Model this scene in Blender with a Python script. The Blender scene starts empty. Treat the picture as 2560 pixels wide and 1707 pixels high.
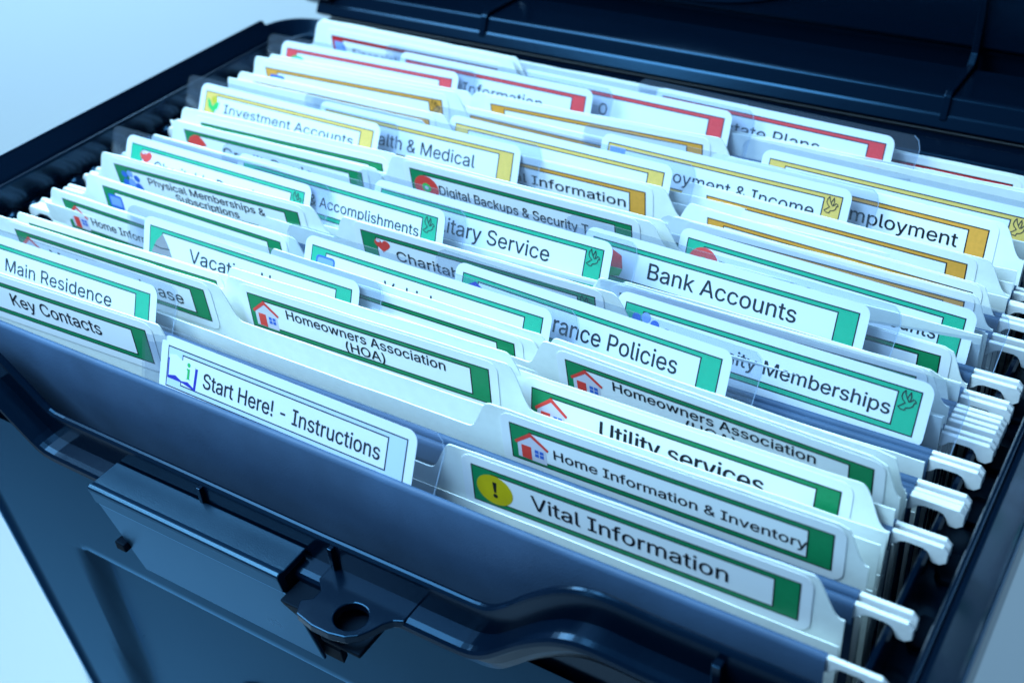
import bpy, bmesh, math, random, json
from mathutils import Matrix, Vector
from mathutils.geometry import delaunay_2d_cdt
random.seed(7)
MM = 0.001
S = bpy.context.scene
COL = S.collection

# ------------------------------------------------------------------ camera
FPX = 3008.64            # focal length in pixels of a 2560 px wide frame
cam_d = bpy.data.cameras.new('camera')
cam = bpy.data.objects.new('camera', cam_d)
COL.objects.link(cam)
cam_d.sensor_fit = 'HORIZONTAL'
cam_d.sensor_width = 36.0
cam_d.lens = FPX / 2560 * 36
cam_d.clip_start = 0.01
cam_d.clip_end = 20
pitch, roll, yaw = (math.radians(a) for a in (54.155594, -4.498576, 34.819038))
ROT = Matrix.Rotation(yaw, 3, 'Z') @ Matrix.Rotation(pitch, 3, 'X') @ Matrix.Rotation(roll, 3, 'Z')
cam.matrix_world = Matrix.Translation(Vector((190.921, -162.744, 197.724)) * MM) @ ROT.to_4x4()
cam_d.dof.use_dof = True
cam_d.dof.focus_distance = 0.330
cam_d.dof.aperture_fstop = 15
S.camera = cam

# ------------------------------------------------------------------ light
world = bpy.data.worlds.new('World')
S.world = world
world.use_nodes = True
bg = world.node_tree.nodes['Background']
bg.inputs[0].default_value = (0.26, 0.56, 1.0, 1)
bg.inputs[1].default_value = 0.36

def area(name, loc, target, size, power, color, spread=None):
    d = bpy.data.lights.new(name, 'AREA')
    d.shape = 'RECTANGLE'; d.size, d.size_y = size
    d.energy = power; d.color = color
    o = bpy.data.objects.new(name, d); COL.objects.link(o)
    o.location = loc
    if spread: d.spread = math.radians(spread)
    o.rotation_euler = (Vector(target) - Vector(loc)).to_track_quat('-Z', 'Y').to_euler()
    return o
area('softbox_lamp', (-0.31, -0.09, 0.54), (-0.05, 0.10, 0.0), (0.52, 0.52), 5.9, (0.44, 0.755, 1.0), 95)
area('side_fill', (0.75, 0.62, 0.35), (0.26, 0.32, -0.26), (0.4, 0.4), 4.5, (0.36, 0.69, 1.0))  # added fill to brighten the table at right; stands for no real lamp
area('backdrop_lamp', (-1.15, 0.80, 0.80), (-0.95, 0.62, -0.26), (0.8, 0.8), 38, (0.43, 0.75, 1.0))

vs = S.view_settings
vs.view_transform = 'Standard'
vs.look = 'None'
vs.exposure = 0.0
vs.gamma = 1.0
S.render.engine = 'CYCLES'
S.cycles.transparent_max_bounces = 24
S.cycles.max_bounces = 8
S.cycles.sample_clamp_indirect = 3.0

# ------------------------------------------------------------------ materials
def mat(name, color, rough=0.5, spec=0.5, noise=0.0, nscale=60.0, bump=0.0, bscale=900.0, coat=0.0):
    m = bpy.data.materials.new(name); m.use_nodes = True
    nt = m.node_tree; b = nt.nodes['Principled BSDF']
    b.inputs['Base Color'].default_value = (*color, 1)
    b.inputs['Roughness'].default_value = rough
    b.inputs['Specular IOR Level'].default_value = spec
    b.inputs['Coat Weight'].default_value = coat
    tc = nt.nodes.new('ShaderNodeTexCoord')
    if noise:
        n = nt.nodes.new('ShaderNodeTexNoise'); n.inputs['Scale'].default_value = nscale; n.inputs['Detail'].default_value = 6
        nt.links.new(tc.outputs['Object'], n.inputs['Vector'])
        r = nt.nodes.new('ShaderNodeValToRGB')
        r.color_ramp.elements[0].position = 0.3; r.color_ramp.elements[1].position = 0.7
        r.color_ramp.elements[0].color = (*[c * (1 - noise) for c in color], 1)
        r.color_ramp.elements[1].color = (*[min(1, c * (1 + noise)) for c in color], 1)
        nt.links.new(n.outputs['Fac'], r.inputs['Fac'])
        nt.links.new(r.outputs['Color'], b.inputs['Base Color'])
    if bump:
        n = nt.nodes.new('ShaderNodeTexNoise'); n.inputs['Scale'].default_value = bscale; n.inputs['Detail'].default_value = 4
        nt.links.new(tc.outputs['Object'], n.inputs['Vector'])
        bp = nt.nodes.new('ShaderNodeBump'); bp.inputs['Strength'].default_value = bump; bp.inputs['Distance'].default_value = 0.0003
        nt.links.new(n.outputs['Fac'], bp.inputs['Height'])
        nt.links.new(bp.outputs['Normal'], b.inputs['Normal'])
    return m

def tint(m, c):
    m.node_tree.nodes['Principled BSDF'].inputs['Specular Tint'].default_value = (*c, 1); return m
def clear_plastic():
    m = bpy.data.materials.new('clear_plastic'); m.use_nodes = True
    nt = m.node_tree; nt.nodes.clear()
    out = nt.nodes.new('ShaderNodeOutputMaterial')
    tr = nt.nodes.new('ShaderNodeBsdfTransparent'); tr.inputs[0].default_value = (0.84, 0.87, 0.92, 1)
    gl = nt.nodes.new('ShaderNodeBsdfGlossy'); gl.inputs['Roughness'].default_value = 0.08
    fr = nt.nodes.new('ShaderNodeFresnel')
    ge = nt.nodes.new('ShaderNodeNewGeometry')          # a thin sheet: the same reflection from either side
    mr = nt.nodes.new('ShaderNodeMapRange'); mr.inputs['To Min'].default_value = 1.42; mr.inputs['To Max'].default_value = 1 / 1.42
    nt.links.new(ge.outputs['Backfacing'], mr.inputs['Value']); nt.links.new(mr.outputs[0], fr.inputs[0])
    mx = nt.nodes.new('ShaderNodeMixShader')
    df = nt.nodes.new('ShaderNodeBsdfDiffuse'); df.inputs[0].default_value = (0.55, 0.66, 0.80, 1)     # faint bluish haze mixed in so the film shows over dark
    m2 = nt.nodes.new('ShaderNodeMixShader'); m2.inputs[0].default_value = 0.025
    nt.links.new(tr.outputs[0], m2.inputs[1]); nt.links.new(df.outputs[0], m2.inputs[2])
    nt.links.new(fr.outputs[0], mx.inputs[0]); nt.links.new(m2.outputs[0], mx.inputs[1]); nt.links.new(gl.outputs[0], mx.inputs[2])
    nt.links.new(mx.outputs[0], out.inputs[0])
    return m

M = {}
M['black'] = mat('black_polypropylene', (0.0006, 0.0030, 0.0085), 0.19, 0.34, bump=0.05, bscale=260)
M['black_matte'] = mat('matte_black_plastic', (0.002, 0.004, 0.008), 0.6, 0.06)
M['folder'] = mat('cream_card_stock', (0.83, 0.86, 0.83), 0.55, 0.3, noise=0.03, nscale=300, bump=0.12, bscale=1500)
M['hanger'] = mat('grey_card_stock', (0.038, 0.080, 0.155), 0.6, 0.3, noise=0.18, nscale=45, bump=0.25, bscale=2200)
M['rod'] = mat('white_plastic_rod', (0.82, 0.83, 0.84), 0.45, 0.4, bump=0.2, bscale=700)
M['clear'] = clear_plastic()
M['clear_edge'] = mat('clear_plastic_edge', (0.26, 0.36, 0.52), 0.12, 0.8)
M['paper'] = mat('label_paper', (0.86, 0.87, 0.89), 0.45, 0.35)
M['paper_pale'] = mat('pale_blue_print', (0.62, 0.72, 0.86), 0.45, 0.35)
M['ink'] = mat('black_ink', (0.010, 0.010, 0.014), 0.4, 0.3)
M['green_tab'] = mat('light_green_ink', (0.004, 0.44, 0.225), 0.4, 0.3, noise=0.05, nscale=900)
M['green'] = mat('dark_green_ink', (0.008, 0.235, 0.085), 0.4, 0.3, noise=0.05, nscale=900)
M['yellow_tab'] = mat('yellow_ink', (0.86, 0.53, 0.10), 0.4, 0.3, noise=0.05, nscale=900)
M['orange'] = mat('orange_ink', (0.78, 0.34, 0.05), 0.4, 0.3, noise=0.05, nscale=900)
M['red_tab'] = mat('red_ink', (0.82, 0.05, 0.055), 0.4, 0.3, noise=0.05, nscale=900)
M['red'] = mat('dark_red_ink', (0.55, 0.014, 0.02), 0.4, 0.3, noise=0.05, nscale=900)
M['i_red'] = mat('icon_red', (0.80, 0.06, 0.045), 0.4, 0.3)
M['i_wall'] = mat('icon_lilac_white', (0.66, 0.62, 0.72), 0.4, 0.3)
M['i_blue'] = mat('icon_blue', (0.03, 0.13, 0.55), 0.4, 0.3)
M['i_navy'] = mat('icon_navy', (0.02, 0.02, 0.38), 0.4, 0.3)
M['i_sky'] = mat('icon_sky_blue', (0.22, 0.36, 0.72), 0.4, 0.3)
M['i_yellow'] = mat('icon_yellow', (0.62, 0.46, 0.008), 0.4, 0.3, noise=0.12, nscale=120)
M['i_green'] = mat('icon_green', (0.03, 0.50, 0.10), 0.4, 0.3)
M['i_grey'] = mat('icon_grey', (0.30, 0.27, 0.27), 0.4, 0.3)
M['table'] = mat('white_table', (0.34, 0.35, 0.365), 0.6, 0.2)

for k in ('black', 'black_matte'): tint(M[k], (0.18, 0.55, 1.0))

def dark_moulded(name, base, gloss, fac, rough, bscale):
    """matte dark plastic with a thin even sheen"""
    m = bpy.data.materials.new(name); m.use_nodes = True
    nt = m.node_tree; nt.nodes.clear()
    out = nt.nodes.new('ShaderNodeOutputMaterial'); d = nt.nodes.new('ShaderNodeBsdfDiffuse'); g = nt.nodes.new('ShaderNodeBsdfGlossy')
    d.inputs[0].default_value = (*base, 1); g.inputs[0].default_value = (*gloss, 1)
    mx = nt.nodes.new('ShaderNodeMixShader'); fr = nt.nodes.new('ShaderNodeFresnel'); fr.inputs[0].default_value = fac
    nt.links.new(fr.outputs[0], mx.inputs[0])
    tc = nt.nodes.new('ShaderNodeTexCoord')
    n = nt.nodes.new('ShaderNodeTexNoise'); n.inputs['Scale'].default_value = bscale; n.inputs['Detail'].default_value = 4
    n2 = nt.nodes.new('ShaderNodeTexNoise'); n2.inputs['Scale'].default_value = 38; n2.inputs['Detail'].default_value = 8
    mr = nt.nodes.new('ShaderNodeMapRange'); mr.inputs['To Min'].default_value = rough * .8; mr.inputs['To Max'].default_value = rough * 1.25
    bp = nt.nodes.new('ShaderNodeBump'); bp.inputs['Strength'].default_value = 0.14; bp.inputs['Distance'].default_value = 0.0003
    nt.links.new(tc.outputs['Object'], n.inputs['Vector']); nt.links.new(tc.outputs['Object'], n2.inputs['Vector'])
    nt.links.new(n2.outputs['Fac'], mr.inputs['Value']); nt.links.new(mr.outputs[0], g.inputs['Roughness'])
    nt.links.new(n.outputs['Fac'], bp.inputs['Height'])
    for q in (d, g): nt.links.new(bp.outputs[0], q.inputs['Normal'])
    nt.links.new(d.outputs[0], mx.inputs[1]); nt.links.new(g.outputs[0], mx.inputs[2]); nt.links.new(mx.outputs[0], out.inputs[0])
    return m
M['black_face'] = dark_moulded('black_box_plastic', (0.0010, 0.006, 0.017), (0.30, 0.66, 1.0), 1.42, 0.30, 2600)
M['black_latch'] = dark_moulded('black_latch_plastic', (0.0010, 0.006, 0.016), (0.34, 0.68, 1.0), 1.52, 0.30, 2600)

# ------------------------------------------------------------------ mesh helpers
class MB:
    """collects vertices (mm) and faces with materials, builds one mesh object"""
    def __init__(self): self.v = []; self.f = []; self.m = []; self.mats = []; self.smooth = []
    def mi(self, name):
        if name not in self.mats: self.mats.append(name)
        return self.mats.index(name)
    def add(self, verts, faces, m, smooth=False):
        b = len(self.v); k = self.mi(m)
        self.v += [tuple(p) for p in verts]
        for f in faces:
            self.f.append([b + i for i in f]); self.m.append(k); self.smooth.append(smooth)
    def box(self, lo, hi, m):
        x0, y0, z0 = lo; x1, y1, z1 = hi
        v = [(x0, y0, z0), (x1, y0, z0), (x1, y1, z0), (x0, y1, z0), (x0, y0, z1), (x1, y0, z1), (x1, y1, z1), (x0, y1, z1)]
        self.add(v, [(0, 3, 2, 1), (4, 5, 6, 7), (0, 1, 5, 4), (1, 2, 6, 5), (2, 3, 7, 6), (3, 0, 4, 7)], m)
    def strip(self, rows, m, closed=False, smooth=False, cap=False):
        """rows: list of equal-length point lists, skinned"""
        n = len(rows[0]); v = [p for r in rows for p in r]; f = []
        for i in range(len(rows) - 1):
            for j in range(n if closed else n - 1):
                a = i * n + j; b = i * n + (j + 1) % n
                f.append((a, b, b + n, a + n))
        if cap: f.append(tuple(range(n))[::-1]); f.append(tuple((len(rows) - 1) * n + j for j in range(n)))
        self.add(v, f, m, smooth)
    def prism(self, poly, axis, a0, a1, m):
        """polygon in the two other axes, extruded along axis"""
        def P(p, a):
            return (a, p[0], p[1]) if axis == 0 else ((p[0], a, p[1]) if axis == 1 else (p[0], p[1], a))
        n = len(poly)
        v = [P(p, a0) for p in poly] + [P(p, a1) for p in poly]
        f = [tuple(range(n))[::-1], tuple(range(n, 2 * n))] + [(i, (i + 1) % n, n + (i + 1) % n, n + i) for i in range(n)]
        self.add(v, f, m)
    def build(self, name, parent=None, origin=(0, 0, 0), bevel=0.0, auto=None):
        me = bpy.data.meshes.new(name)
        me.from_pydata([((p[0] - origin[0]) * MM, (p[1] - origin[1]) * MM, (p[2] - origin[2]) * MM) for p in self.v], [], self.f)
        for n in self.mats: me.materials.append(M[n])
        me.polygons.foreach_set('material_index', self.m)
        me.polygons.foreach_set('use_smooth', self.smooth)
        me.update()
        o = bpy.data.objects.new(name, me); COL.objects.link(o)
        if auto != 'keep':
            bm = bmesh.new(); bm.from_mesh(me)
            bmesh.ops.remove_doubles(bm, verts=bm.verts, dist=1e-7)
            bmesh.ops.recalc_face_normals(bm, faces=bm.faces)
            bm.to_mesh(me); bm.free()
        if bevel:
            b = o.modifiers.new('bevel', 'BEVEL'); b.width = bevel * MM; b.segments = 2; b.limit_method = 'ANGLE'
            b.angle_limit = math.radians(35)
        if parent:
            o.parent = parent; o.location = (0, 0, 0)
        else:
            o.location = tuple(c * MM for c in origin)
        return o

def thing(name, label, cat, origin, group=None):
    o = bpy.data.objects.new(name, None); COL.objects.link(o)
    o.empty_display_size = 0.01
    o.location = tuple(c * MM for c in origin)
    o['label'] = label; o['category'] = cat
    if group: o['group'] = group
    return o

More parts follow.
